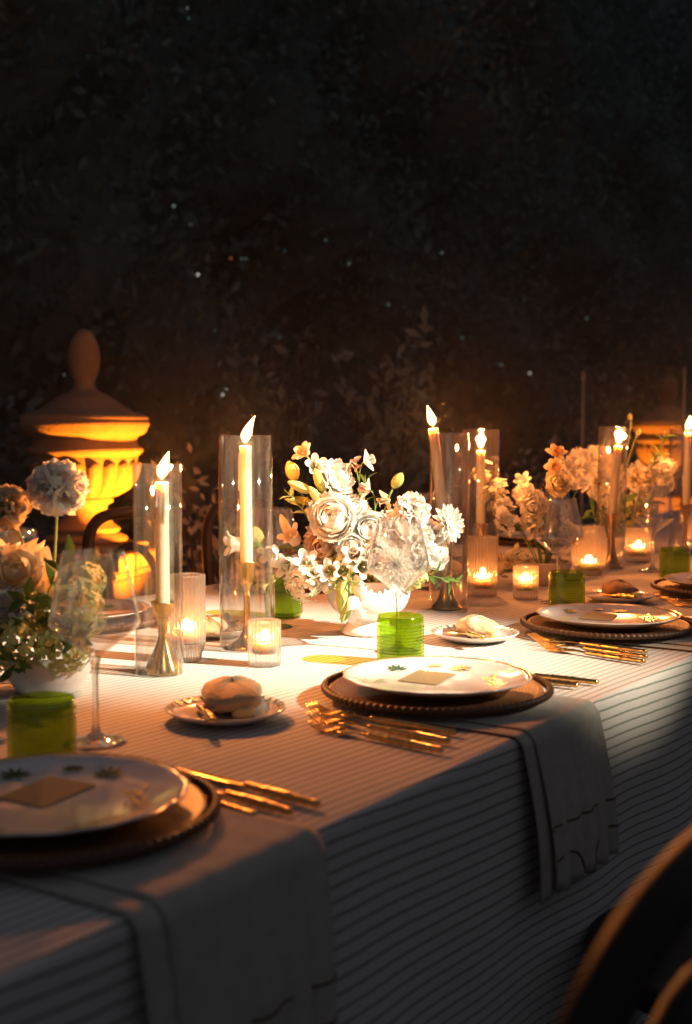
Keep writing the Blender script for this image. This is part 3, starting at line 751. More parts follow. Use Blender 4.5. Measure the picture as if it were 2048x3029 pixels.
candle_group((1.458, .642, TT), 'flare', .0385, .332, .212, (.004, 0), .25, 17.0, 'glass cylinder beside the tall ribbed votive, the shortest cylinder', off=(.003, -.006), fh=.046)
candle_group((1.713, .668, TT), 'tall', .0475, .376, .228, (-.003, .004), .36, 9.0, 'tall glass cylinder next to the white bouquet, by the short votive', off=(.001, 0), fh=.050)
candle_group((2.341, .611, TT), 'trumpet', .0425, .378, .262, (-.066, .098), -.15, 10.0, 'glass cylinder whose candle leans outward behind the white bouquet', off=(-.002, .004), fh=.048, size=1.0)
candle_group((2.747, .749, TT), 'trumpet', .0455, .385, .205, (-.002, .003), .05, 12.0, 'glass cylinder standing behind the tall ribbed amber votive', fh=.05)
candle_group((3.279, .619, TT), 'trumpet', .0400, .392, .212, (.040, -.060), .05, 12.0, 'glass cylinder rising behind the round ribbed votive', fh=.048)
candle_group((3.760, .572, TT), 'tall', .0530, .385, .245, (.006, -.01), .1, 12.0, 'glass cylinder at the far bouquet in front of the distant urn', fh=.05)

def votive(loc, r, h, kind, which, watt=1.1):
    t = thing('ribbed_votive', f'{which}', 'votive', loc, rnd.uniform(0, 6), 'ribbed glass votives')
    n = 28 if kind != 'short' else 22
    def bm():
        if kind == 'tall': out = [(.0, 0), (r * .70, 0), (r * .76, .002), (r * .78, .012), (r * .86, .016), (r * .98, .026), (r, .034), (r, h - .003), (r * .985, h)]; th = .0030; fl = .030
        elif kind == 'straight': out = [(.0, 0), (r * .93, 0), (r * .98, .003), (r, .008), (r, h - .003), (r * .985, h)]; th = .003; fl = .018
        elif kind == 'short': out = [(.0, 0), (r * .95, 0), (r * .99, .002), (r, .006), (r, h - .002), (r * .985, h)]; th = .0042; fl = .020
        else: out = [(.0, 0), (r * .62, 0), (r * .68, .003), (r * .86, h * .17), (r * .98, h * .36), (r, h * .52), (r * .97, h * .70), (r * .86, h * .90), (r * .80, h * .985), (r * .785, h)]; th = .0034; fl = .012
        k = len(out)
        inn = [(max(0, p[0] - th), p[1]) for p in reversed(out) if p[1] > fl] + [(max(0, r * (.9 if kind != 'round' else .70) - th), fl), (0, fl)]
        def mod(a, j, rr, z):
            if rr < .01: return 0
            return (.0011 if j < k else .0004) * math.cos(a * n) * (1 if z > .001 else .3)
        return MB().lathe(out + inn, n * 6, mod=mod).mesh('glass_body', 'ribbed'), fl
    me, fl = bm()
    part('glass_body', me, t)
    cr = r * (.60 if kind != 'short' else .58); ch = .018 if kind != 'short' else .016
    c = thing('tealight_candle', f'lit tealight inside {which[0].lower() + which[1:]}'.replace('inside a ', 'inside '), 'tealight', (loc[0], loc[1], loc[2] + fl + .0006), 0, 'tealights in the votives')
    part('wax', MB().lathe([(0, 0), (cr, 0), (cr, ch - .001), (cr - .001, ch), (cr * .8, ch - .001), (0, ch - .0015)], 28).mesh('wax', 'wax'), c)
    part('wick', cached('wick', None), c, loc=(0, 0, ch - .001))
    part('flame', cached('tflame', lambda: flame_mesh('flame', 'small_flame', .02, .022, .0052)), c, loc=(0, 0, ch + .001))
    point_light(c, (0, 0, ch + .010), watt, .006)
    return t
votive((1.564, .676, TT), .0300, .145, 'tall', 'tall clear ribbed votive next to the shortest candle cylinder')
votive((1.606, .545, TT), .0262, .074, 'short', 'short clear ribbed votive in front of the round-footed brass candlestick')
votive((2.566, .647, TT), .0335, .138, 'straight', 'tall straight ribbed votive glowing amber beside the leaning candle')
votive((2.575, .541, TT), .0282, .075, 'short', 'short amber-lit ribbed votive in front of the beige daffodil pot', 1.1)
votive((3.094, .606, TT), .0470, .128, 'round', 'round-bellied ribbed votive glowing amber behind the wine glass', 1.1)
votive((3.475, .615, TT), .0375, .098, 'straight', 'wide ribbed votive glowing behind the far wine glass', 1.1)
votive((4.056, .628, TT), .0420, .105, 'round', 'round ribbed votive beside the farthest brass candlestick', 1.1)

# ================================================================== FLOWERS
def shell_petal(th1, hw, ruff=0.0, flare=0.0, tip=.75, n=6, m=6, th0=12, jag=0):
    P, F = [], []
    for i in range(n + 1):
        v = i / n; ph = R(th0 + (th1 - th0) * v)
        wv = R(hw) * (.35 + .65 * min(1, v * 2.2)) * (1 - tip * max(0, (v - .55) / .45) ** 2.2)
        for j in range(m + 1):
            u = j / m * 2 - 1; az = u * wv / max(.45, math.sin(ph)) * .9
            rr = 1 + flare * v * v + ruff * v * v * math.sin(u * 7 + v * 2) + (jag * v * v * (1 if j % 2 else -1))
            ph2 = ph - R(4) * (u * u) * v
            P.append((rr * math.sin(ph2) * math.sin(az), rr * math.sin(ph2) * math.cos(az), -rr * math.cos(ph2)))
    for i in range(n):
        for j in range(m): F.append((i * (m + 1) + j, i * (m + 1) + j + 1, (i + 1) * (m + 1) + j + 1, (i + 1) * (m + 1) + j))
    return P, F
def flat_petal(w0, cup=.2, curl=.2, point=.5, ruff=0, n=6, m=4, notch=0):
    """petal along +Y, length 1, facing +Z"""
    P, F = [], []
    for i in range(n + 1):
        v = i / n
        wv = w0 * (math.sin(math.pi * (v ** (.75 - .25 * point + .0)) * .5 + .0) if False else (math.sin(min(1, v * 1.25) * math.pi * .5) ** .9) * (1 - max(0, (v - .5) / .5) ** (2.5 - 1.2 * point) * (.55 + .42 * point)))
        wv = max(wv, .03)
        for j in range(m + 1):
            u = j / m * 2 - 1
            P.append((u * wv, v * (1 - notch * (1 - abs(u)) * v ** 4), cup * (u * u) * wv * 1.6 + curl * v * v + ruff * v * v * math.sin(u * 6.5 + v * 3)))
    for i in range(n):
        for j in range(m): F.append((i * (m + 1) + j, i * (m + 1) + j + 1, (i + 1) * (m + 1) + j + 1, (i + 1) * (m + 1) + j))
    return P, F
def pm(key, mat, fn): return cached((key, mat), lambda: MB().add(*fn()).mesh('petal', mat))
def frame(d, roll=0):
    return Vector((0, 0, 1)).rotation_difference(Vector(d).normalized()).to_matrix().to_4x4() @ Matrix.Rotation(roll, 4, 'Z')
def ranunculus(root, r, mat, N=34, seed=0, openness=0.0, ruff=.02):
    q = random.Random(seed)
    for i in range(N):
        t = i / (N - 1); lv = min(5, int(t * 6)); rho = r * (.16 + .84 * t ** .85)
        th = (166, 150, 136, 122, 108, 96)[lv] - openness * lv * 2; hw = (80, 70, 62, 58, 56, 56)[lv]
        me = pm(('ran', lv, openness, ruff), mat, lambda: shell_petal(th, hw, ruff * (1 + lv * .4), (.0, .0, .02, .04, .06, .12)[lv] + openness * .05))
        a = i * 2.39996 + q.uniform(-.15, .15)
        m = Matrix.Rotation(a, 4, 'Z') @ Matrix.Rotation(R(q.uniform(-6, 6)), 4, 'X') @ Matrix.Diagonal((rho, rho, rho * q.uniform(.92, 1.04), 1))
        part('petal', me, root, m)
def carnation(root, r, mat, N=46, seed=0, spread=1.0):
    q = random.Random(seed)
    for i in range(N):
        z = 1 - (i + .5) / N * 1.35 * spread; a = i * 2.39996; s = math.sqrt(max(0, 1 - z * z)); d = Vector((s * math.cos(a), s * math.sin(a), z))
        me = pm(('carn', i % 3), mat, lambda: flat_petal(.46, .25, .12 - .1 * (i % 3), .0, .10 + .03 * (i % 3), 7, 8, .12))
        rot = d.to_track_quat('Y', 'Z').to_matrix().to_4x4() @ Matrix.Rotation(q.uniform(0, 6.28), 4, 'Y')
        L = r * q.uniform(.9, 1.06); part('petal', me, root, rot @ Matrix.Diagonal((L, L, L, 1)))
def dahlia(root, r, mat, cmat, seed=0, rings=((80, 6, .45), (64, 9, .62), (48, 11, .78), (30, 13, .92), (12, 14, 1.0), (-8, 12, .98)), wid=.17, point=.75):
    q = random.Random(seed)
    for k, (el, n, l) in enumerate(rings):
        for i in range(n):
            me = pm(('dah', k % 3, wid, point), cmat if k < 1 else mat, lambda: flat_petal(wid, .8, .12, point, .02, 6, 4))
            a = 2 * math.pi * (i + .5 * (k % 2)) / n + q.uniform(-.06, .06)
            m = Matrix.Rotation(a, 4, 'Z') @ Matrix.Rotation(R(el + q.uniform(-5, 5)), 4, 'X') @ Matrix.Diagonal((r * l * 1.1, r * l, r * l, 1))
            part('petal', me, root, m)
    part('flower_centre', cached(('dc', cmat), lambda: MB().lathe([(0, .02), (.06, .10), (.10, .16), (.07, .24), (0, .28)], 10, mod=lambda a, j, r_, z: .02 * math.sin(a * 5 + j)).mesh('flower_centre', cmat)), root, Matrix.Diagonal((r, r, r, 1)))
def bell(root, r, mat, seed=0):
    def bm():
        prof = [(.10, -1.0), (.35, -.95), (.52, -.75), (.56, -.45), (.58, -.1), (.66, .15), (.84, .34), (1.05, .42)]
        mb = MB(); P, F = [], []; n = 40; k = len(prof)
        for i in range(n):
            a = 2 * math.pi * i / n; lobe = abs(math.cos(a * 2.5)) ** .8
            for j, (rr, z) in enumerate(prof):
                v = j / (k - 1); e = max(0, (v - .6) / .4)
                rr2 = rr * (1 + .04 * math.cos(a * 5)) * (1 - e * .42 * (1 - lobe)); z2 = z + e * .10 * lobe - e * .20 * (1 - lobe)
                P.append((rr2 * math.cos(a), rr2 * math.sin(a), z2))
        for i in range(n):
            for j in range(k - 1): F.append((i * k + j, ((i + 1) % n) * k + j, ((i + 1) % n) * k + j + 1, i * k + j + 1))
        return mb.add(P, F).mesh('corolla', mat)
    part('corolla', cached(('bell', mat), bm), root, Matrix.Rotation(seed, 4, 'Z') @ Matrix.Diagonal((r, r, r, 1)))
    part('stamen', cached('stamen', lambda: MB().tube([(0, 0, -.9), (0, 0, -.3), (0, 0, .18)], [.03, .03, .06], 8).mesh('stamen', 'cream')), root, Matrix.Diagonal((r, r, r, 1)))
    sep = cached('sepal', lambda: MB().add(*flat_petal(.18, .4, -.1, 1.0, 0, 4, 2)).mesh('sepal', 'stemg'))
    for i in range(5):
        part('sepal', sep, root, Matrix.Rotation(i * 1.2566 + seed, 4, 'Z') @ Matrix.Translation((0, 0, -r)) @ Matrix.Rotation(R(48), 4, 'X') @ Matrix.Diagonal((r * .75, r * .75, r * .75, 1)))
def budf(root, r, mat, seed=0, slim=.36):
    part('bud_body', cached(('bud', mat, slim), lambda: MB().lathe([(0, -1), (slim * .4, -.95), (slim * .8, -.6), (slim, -.15), (slim * .92, .3), (slim * .6, .7), (slim * .22, .95), (0, 1.0)], 20, mod=lambda a, j, r_, z: r_ * .12 * math.cos(a * 5 + z * 1.2)).mesh('bud_body', mat)), root, Matrix.Rotation(seed, 4, 'Z') @ Matrix.Diagonal((r, r, r, 1)))
    sep = cached('sepal', lambda: MB().add(*flat_petal(.18, .4, -.1, 1.0, 0, 4, 2)).mesh('sepal', 'stemg'))
    for i in range(4): part('sepal', sep, root, Matrix.Rotation(i * 1.57 + seed, 4, 'Z') @ Matrix.Translation((0, 0, -r)) @ Matrix.Rotation(R(66), 4, 'X') @ Matrix.Diagonal((r * .8, r * .8, r * .8, 1)))
def sweetpea(root, r, mat, seed=0):
    q = random.Random(seed)
    st = pm('sp_st', mat, lambda: flat_petal(.85, -.15, .25, .0, .09, 7, 8, .14)); wi = pm('sp_w', mat, lambda: flat_petal(.55, .5, .3, .1, .05, 6, 5))
    part('petal', st, root, Matrix.Rotation(R(75), 4, 'X') @ Matrix.Diagonal((r, r, r, 1)))
    for s in (-1, 1): part('petal', wi, root, Matrix.Rotation(s * .5, 4, 'Z') @ Matrix.Rotation(R(35), 4, 'X') @ Matrix.Rotation(s * .7, 4, 'Y') @ Matrix.Diagonal((r * .8, r * .8, r * .8, 1)))
    part('petal', wi, root, Matrix.Rotation(R(15), 4, 'X') @ Matrix.Diagonal((r * .45, r * .6, r * .6, 1)))
def daffodil(root, r, mat, cmat, seed=0):
    tp = pm('daf', mat, lambda: flat_petal(.36, .25, .1, .45, .03, 6, 4))
    for i in range(6): part('petal', tp, root, Matrix.Rotation(i * 1.0472 + seed, 4, 'Z') @ Matrix.Rotation(R(18 if i % 2 else 28), 4, 'X') @ Matrix.Diagonal((r, r, r, 1)))
    def co():
        mb = MB(); mb.lathe([(.10, 0), (.18, .08), (.24, .28), (.28, .48), (.38, .60)], 36, mod=lambda a, j, r_, z: .05 * math.sin(a * 9) * (j / 4) ** 2); return mb.mesh('corona', cmat)
    part('corona', cached(('corona', cmat), co), root, Matrix.Diagonal((r, r, r, 1)))
def hydrangea(root, r, mat, N=34, seed=0, fs=.30):
    q = random.Random(seed)
    def fl():
        mb = MB()
        for i in range(4):
            P, F = flat_petal(.42, .15, -.12, .25, .04, 4, 4); a = i * math.pi / 2; ca, sa = math.cos(a), math.sin(a)
            mb.add([(x * ca - y * sa, x * sa + y * ca, z + .02 * i) for x, y, z in P], F)
        return mb.mesh('floret', mat)
    me = cached(('floret', mat), fl)
    for i in range(N):
        z = 1 - (i + .5) / N * 1.6; a = i * 2.39996; s = math.sqrt(max(0, 1 - z * z)); d = Vector((s * math.cos(a), s * math.sin(a), z))
        m = Matrix.Translation(d * r * q.uniform(.78, 1.0)) @ frame(d + Vector((q.uniform(-.4, .4), q.uniform(-.4, .4), q.uniform(-.4, .4))), q.uniform(0, 6.28)) @ Matrix.Diagonal((r * fs,) * 3 + (1,))
        part('floret', me, root, m)
def leafsprig(root, L, n, seed, mat='leaf', wid=.22):
    q = random.Random(seed)
    lm = cached(('lf', mat, wid), lambda: MB().add(*flat_petal(wid, .35, -.15, .9, .02, 6, 2)).mesh('leaf', mat))
    part('twig', MB().tube([(0, 0, -L * .6), (0, 0, 0), (.03 * L, .02 * L, L * .6), (.08 * L, .0, L)], [.0018, .0016, .0012, .0006], 6).mesh('twig', 'stemg'), root)
    for i in range(n):
        a = i * 2.4 + q.uniform(-.3, .3); z = L * (-.3 + 1.25 * i / n); l = L * q.uniform(.38, .6)
        part('leaf', lm, root, Matrix.Translation((.02 * L, 0, z)) @ Matrix.Rotation(a, 4, 'Z') @ Matrix.Rotation(R(q.uniform(15, 60)), 4, 'X') @ Matrix.Diagonal((l, l, l, 1)))
def spray(root, L, n, seed, mat='cream', fs=.011):
    """thin branching twig with small five-petalled blossoms"""
    q = random.Random(seed)
    def fl():
        mb = MB()
        for i in range(5):
            P, F = flat_petal(.42, .3, .15, .2, .0, 3, 2); a = i * 1.2566; ca, sa = math.cos(a), math.sin(a); mb.add([(x * ca - y * sa, x * sa + y * ca, z) for x, y, z in P], F)
        return mb.mesh('blossom', mat)
    me = cached(('blossom', mat), fl); tw = MB()
    tw.tube(bez((0, 0, -L * .5), (.05 * L, 0, .1 * L), (.3 * L, 0, L * .6)), [.0016 - .00012 * i for i in range(9)], 6)
    for i in range(n):
        v = q.uniform(.2, 1); p = Vector((.3 * L * v * v, 0, -L * .5 + 1.1 * L * v)); d = Vector((q.uniform(-1, 1), q.uniform(-1, 1), q.uniform(-.2, 1))).normalized(); e = p + d * L * q.uniform(.10, .34)
        tw.tube([p, (p + e) / 2 + Vector((0, 0, .006)), e], [.0007, .0006, .0005], 4)
        part('blossom', me, root, Matrix.Translation(e) @ frame(d + Vector((0, 0, .3)), q.uniform(0, 6)) @ Matrix.Diagonal((fs,) * 3 + (1,)))
    part('twig', tw.mesh('twig', 'stemg'), root)
KIND = {
 'ran': lambda o, r, s, m: ranunculus(o, r, m, 36, s), 'rose': lambda o, r, s, m: ranunculus(o, r, m, 24, s, 2.0, .05), 'lis': lambda o, r, s, m: ranunculus(o, r, m, 15, s, 4.0, .08),
 'carn': lambda o, r, s, m: carnation(o, r, m, 46, s), 'ruf': lambda o, r, s, m: carnation(o, r, m, 60, s, .95),
 'dah': lambda o, r, s, m: dahlia(o, r, m, 'lime', s), 'bell': lambda o, r, s, m: bell(o, r, m, s), 'bud': lambda o, r, s, m: budf(o, r, m, s), 'pea': lambda o, r, s, m: sweetpea(o, r, m, s),
 'daf': lambda o, r, s, m: daffodil(o, r, m, 'yellow', s), 'dafo': lambda o, r, s, m: daffodil(o, r, m, 'orange', s), 'hyd': lambda o, r, s, m: hydrangea(o, r, m, 34, s), 'gbud': lambda o, r, s, m: budf(o, r, m, s, .62),
 'sprig': lambda o, r, s, m: leafsprig(o, r, 9, s, m), 'spray': lambda o, r, s, m: spray(o, r, 34, s, m),
}
NAMES = {'ran': ('ranunculus', 'layered {c} ranunculus bloom'), 'rose': ('rose', 'open {c} garden rose'), 'lis': ('lisianthus', 'loose {c} lisianthus bloom'), 'carn': ('carnation', 'frilly {c} carnation'),
 'ruf': ('ruffled_chrysanthemum', 'dense ruffled {c} chrysanthemum'), 'dah': ('dahlia', '{c} dahlia with lime-yellow centre'), 'bell': ('bellflower', '{c} bellflower with flared lobes'), 'bud': ('flower_bud', 'slim {c} flower bud'), 'gbud': ('round_bud', 'round {c} flower bud on a curved stalk'),
 'pea': ('sweet_pea', '{c} sweet pea bloom on a thin stalk'), 'daf': ('daffodil', '{c} daffodil with yellow trumpet'), 'dafo': ('daffodil', '{c} daffodil with apricot trumpet'), 'hyd': ('hydrangea', '{c} hydrangea head of many florets'), 'sprig': ('leaf_sprig', '{c} leafy sprig'), 'spray': ('blossom_spray', 'twiggy spray of tiny {c} blossoms')}
CNAME = {'white': 'white', 'cream': 'cream', 'peach': 'peach', 'yellow': 'yellow', 'lime': 'lime green', 'bud': 'pale green', 'leaf': 'dark green', 'orange': 'apricot'}
def bouquet(origin, mouth, items, where, seed0, stems=True):
    """items: kind, right cm, up cm, towards-camera-side cm, radius cm, facing (r,u,f), material, optional label"""
    O = Vector(origin)
    for i, it in enumerate(items):
        kind, r_, u_, f_, rad, d, mat = it[:7]
        p = O + RT * (r_ / 100) + UP * (u_ / 100) - FH * (f_ / 100)
        dv = RT * d[0] + UP * d[1] - FH * d[2]
        nm, lb = NAMES[kind]; base = lb.format(c=CNAME[mat])
        label = it[7] if len(it) > 7 else f'{base} in {where}'
        o = thing(nm, label, nm.replace('_', ' ').split(' ')[-1] if nm not in ('sweet_pea',) else 'sweet pea', group=None if len(it) > 7 else f'{CNAME[mat]} {nm} stems of {where}'.replace('_', ' '), m=Matrix.Translation(p) @ frame(dv, i * 1.7))
        KIND[kind](o, rad / 100, seed0 + i * 13, mat)
        if stems and kind not in ('sprig',):
            inv = o.matrix_basis.inverted(); b = dv.normalized()
            mth = O + UP * (mouth / 100) + RT * (r_ / 100 * .12) - FH * (f_ / 100 * .12)
            s0 = p - b * (rad / 100) * (.9 if kind not in ('pea', 'daf', 'dafo', 'spray') else .05)
            mid = (s0 - b * .04) * .5 + mth * .5 + UP * .01 if (s0 - mth).length > .05 else (s0 + mth) / 2
            pts = bez(s0, s0 - b * min(.05, (s0 - mth).length * .4), mth, 8)
            part('stem', MB().tube([inv @ q for q in pts], .0021 if kind not in ('pea', 'spray') else .0013, 7).mesh('stem', 'stemg'), o)
# --- centre bouquet in a footed bowl
VO = (1.974, .580, TT)
def footed():
    out = [(0, 0), (.052, 0), (.0535, .003), (.052, .007), (.047, .013), (.040, .020), (.0365, .026), (.0375, .0295), (.041, .031), (.055, .037), (.0685, .048), (.0765, .061), (.0795, .074), (.079, .086), (.076, .097), (.0785, .103), (.0775, .105), (.0745, .103), (.0725, .097), (.0755, .085), (.076, .074), (.073, .062), (.065, .050), (.05, .041), (0, .037)]
    return MB().lathe(out, 72, mod=lambda a, j, r, z: r * .006 * math.sin(a * 3 + z * 40)).mesh('footed_bowl', 'vase')
tag(part('footed_bowl', footed(), loc=VO), 'white ceramic footed bowl holding the large white bouquet', 'vase')
cw = 'the footed white bowl'
items = [
 ('ran', -7.0, 22.6, 5.0, 4.5, (-.28, .25, 1), 'white', 'largest white ranunculus at the middle of the footed bowl bouquet'),
 ('rose', -5.2, 30.0, 1.0, 3.6, (.75, .45, .55), 'white', 'white rose turned sideways near the top of the footed bowl bouquet'),
 ('dafo', -11.9, 33.8, 0, 2.7, (-.5, .55, .5), 'cream', 'cream daffodil at the top of the footed bowl bouquet'),
 ('bell', -9.9, 31.9, 2.0, 2.0, (.1, .35, 1), 'white'),
 ('gbud', -14.5, 30.8, 0, 2.1, (-.3, .9, .3), 'yellow', 'small yellow rosebud at the upper edge of the footed bowl bouquet'),
 ('bud', -12.9, 27.9, 2, 2.6, (-.9, .4, .3), 'bud'), ('bud', -9.2, 29.0, 2.5, 2.7, (-.35, .9, .3), 'bud'), ('bud', -10.0, 26.3, 3, 2.4, (-.5, .7, .4), 'bud'), ('bud', -12.5, 25.2, 0, 2.0, (-.7, .2, .3), 'yellow'),
 ('pea', -2.8, 32.0, -1, 2.7, (-.3, .3, 1), 'peach'), ('pea', -1.0, 32.4, 0, 2.8, (.4, .2, 1), 'white'),
 ('pea', .4, 27.0, 0, 2.9, (-.4, .1, 1), 'peach'), ('pea', 2.7, 25.6, -1, 2.8, (.5, .0, 1), 'peach'), ('pea', -4.6, 26.3, -1, 1.9, (-.2, .4, 1), 'peach'),
 ('gbud', 5.5, 29.0, 0, 1.7, (.5, .85, .1), 'bud', 'single pale green bud on a long curved stalk above the footed bowl bouquet'),
 ('ran', .4, 20.2, 4.0, 3.5, (-.1, .4, 1), 'white'), ('ran', 3.9, 18.0, 5.0, 3.6, (.2, .35, 1), 'white'),
 ('ruf', 8.1, 23.2, 2.0, 3.6, (-.15, .75, .7), 'white', 'ruffled white chrysanthemum on the upper flank of the footed bowl bouquet'),
 ('dah', 14.6, 20.8, 1.0, 3.9, (.75, .15, .65), 'white', 'white dahlia with lime centre turned outward from the footed bowl bouquet'),
 ('ruf', 8.7, 17.2, 4.0, 4.2, (.15, .35, 1), 'white'), ('dah', 4.6, 13.6, 7.0, 3.9, (.05, .15, 1), 'white', 'white dahlia low in the footed bowl bouquet, seen through the wine glass'),
 ('ran', 12.8, 15.2, 0.5, 3.2, (.7, .3, .6), 'white'), ('rose', 9.5, 13.4, 3.4, 2.8, (.5, .1, .9), 'cream'),
 ('rose', -8.9, 16.6, 2.0, 3.8, (-.3, .0, .9), 'peach', 'peach rose in shade beneath the largest ranunculus'),
 ('bell', -2.8, 15.8, 7.0, 2.1, (-.15, .25, 1), 'white'), ('bell', -1.0, 13.4, 7.6, 2.1, (.25, .0, 1), 'white'), ('bell', -11.6, 14.0, 6.0, 2.4, (-.1, .55, .8), 'white'),
 ('bell', -7.4, 12.6, 7.0, 2.2, (-.2, .2, 1), 'white'), ('bell', -15.6, 13.4, 4.5, 2.3, (-.5, -.1, .8), 'white'), ('bell', -18.5, 15.4, 3.0, 2.2, (-.3, -.3, .6), 'white'),
 ('bell', -25.6, 16.9, 1.0, 2.5, (-.9, .05, .35), 'white', 'white bellflower reaching out behind the tall cylinder candle'),
 ('bell', -8.8, 10.6, 6.5, 2.1, (-.2, -.5, .9), 'white'), ('bell', -13.2, 10.6, 6, 2.1, (-.4, -.4, .8), 'white'), ('bell', -14.6, 18.6, 1.5, 2.3, (-.4, .5, .5), 'peach'),
 ('bell', -4.8, 12.8, 7.0, 2.0, (.1, .3, 1), 'white'),
 ('bud', -5.0, 8.2, 8.4, 3.0, (-.15, -1, .35), 'bud'), ('bud', -1.6, 9.6, 7.6, 2.6, (.45, -1, .4), 'white'), ('bud', -4.2, 5.6, 8.8, 2.6, (-.35, -.9, .4), 'bud'),
 ('bell', -2.9, 5.6, 8.9, 2.6, (.1, -.75, .55), 'white', 'white lily-like bell drooping over the front of the footed bowl'),
 ('gbud', -21, 18.2, 0, 2.2, (-.3, .9, .1), 'bud'), ('bud', -16.0, 20.6, 0, 2.2, (-.3, .9, .2), 'cream'),
 ('hyd', -12.0, 10.2, 5.0, 3.8, (-.5, -.1, .8), 'cream', 'cream hydrangea hanging over the shaded side of the footed bowl'),
 ('hyd', 1.8, 11.6, 4.6, 2.8, (.1, -.1, 1), 'lime'), ('hyd', 8.2, 11.4, 3.8, 2.8, (.5, -.1, .8), 'lime'), ('hyd', -4.5, 12.4, 3.0, 3.2, (0, .2, 1), 'lime'),
 ('hyd', 2, 12.5, 0, 5.0, (0, 1, .2), 'lime'), ('hyd', -6, 13.5, -1, 5.0, (-.3, 1, .2), 'lime'), ('hyd', 8, 12.5, -2, 4.6, (.4, 1, .1), 'lime'),
 ('rose', -3.4, 16.8, 5.5, 3.0, (-.2, .2, 1), 'white'), ('ran', 7.2, 20.6, 4.6, 3.2, (.2, .6, .9), 'white'), ('rose', 1.4, 15.6, 6.6, 3.0, (-.1, .2, 1), 'white'), ('rose', 11.6, 19.2, 2.2, 3.2, (.5, .5, .8), 'white'), ('ran', 8.0, 14.6, 6.4, 3.0, (.3, .1, 1), 'white'), ('rose', -2.6, 24.2, 2.0, 3.1, (.3, .6, .7), 'white'),
 ('ran', -3, 18.5, -3, 3.4, (-.2, .8, -.2), 'white'), ('ran', 5, 21.5, -2.5, 3.4, (.2, .9, .1), 'white'), ('rose', -9.5, 20.5, -3, 3.2, (-.5, .6, -.3), 'white'),
 ('sprig', -12, 23, 1, 6, (-.6, .8, .2), 'lime'), ('sprig', -3.6, 12, 6.5, 4.5, (.1, -.5, 1), 'lime'), ('sprig', -18, 15, 1, 7, (-.8, .35, .2), 'leaf'), ('sprig', 12, 11, 2, 6, (.8, -.2, .4), 'leaf'),
 ('sprig', -1, 24, -1, 6, (.1, 1, 0), 'leaf'), ('sprig', 12.5, 17, -2, 6, (.7, .6, 0), 'leaf'), ('sprig', -5.8, 11, 6.6, 3.4, (-.2, -.6, .8), 'lime'), ('sprig', -15.5, 11.5, 4, 5.0, (-.7, -.3, .5), 'lime'),
]
bouquet(VO, 8.5, items, cw, 100)
# --- shaded bouquet in a low bowl
def low_bowl(r, h, mat):
    out = [(0, 0), (r * .62, 0), (r * .66, .003), (r * .85, h * .35), (r * .98, h * .75), (r, h - .002), (r * .99, h), (r * .95, h - .002), (r * .92, h * .7), (r * .78, h * .3), (0, h * .15)]
    return MB().lathe(out, 56).mesh('low_bowl', mat)
LO = (1.262, .682, TT)
tag(part('low_bowl', low_bowl(.068, .060, 'vase'), loc=LO), 'low white ceramic bowl in shade holding carnations and green hydrangea', 'vase')
lw = 'the low white bowl in shade'
items = [
 ('carn', 2.2, 30.0, 2, 4.5, (.2, .55, .8), 'white', 'largest pale frilly carnation rising in front of the glowing urn'),
 ('carn', -5.2, 27.2, 2, 3.6, (-.2, .7, .6), 'cream', 'smaller cream carnation beside the large one over the low bowl'),
 ('lis', -3.4, 18.6, 4, 5.0, (-.1, .5, .9), 'cream', 'broad cream lisianthus low in the shaded bowl bouquet'),
 ('lis', -7.5, 13.0, 4, 4.2, (-.5, .2, .9), 'white'), ('lis', -8.5, 20, 0, 4.0, (-.5, .6, .5), 'white'),
 ('hyd', 4.6, 12.2, 3, 4.6, (.6, .4, .7), 'lime'), ('hyd', 3.4, 7.6, 5, 4.4, (.6, -.2, .8), 'lime'), ('hyd', -3.4, 8.6, 6, 4.4, (-.1, .1, 1), 'lime'), ('hyd', 0, 11, 0, 5, (0, 1, .2), 'lime'), ('hyd', -8, 8, 3, 4.4, (-.6, .2, .8), 'lime'),
 ('hyd', 5.6, 16.0, -1, 3.0, (.6, .7, .3), 'lime'),
 ('carn', -3.0, 13.4, 5.5, 3.0, (.0, .2, 1), 'white'),
 ('sprig', 1.5, 16, 3, 9, (.5, .5, .6), 'leaf'), ('sprig', -1, 13, 5, 8, (.1, .4, .9), 'leaf'), ('sprig', -5, 11, 6, 8, (-.4, .1, .9), 'leaf'), ('sprig', 3, 9.5, 5, 7, (.5, .0, .8), 'leaf'), ('sprig', 2.6, 13, 4.4, 7, (.7, .4, .5), 'leaf'), ('sprig', -2, 8, 7, 7, (0, -.4, 1), 'leaf'),
]
bouquet(LO, 5.0, items, lw, 300)
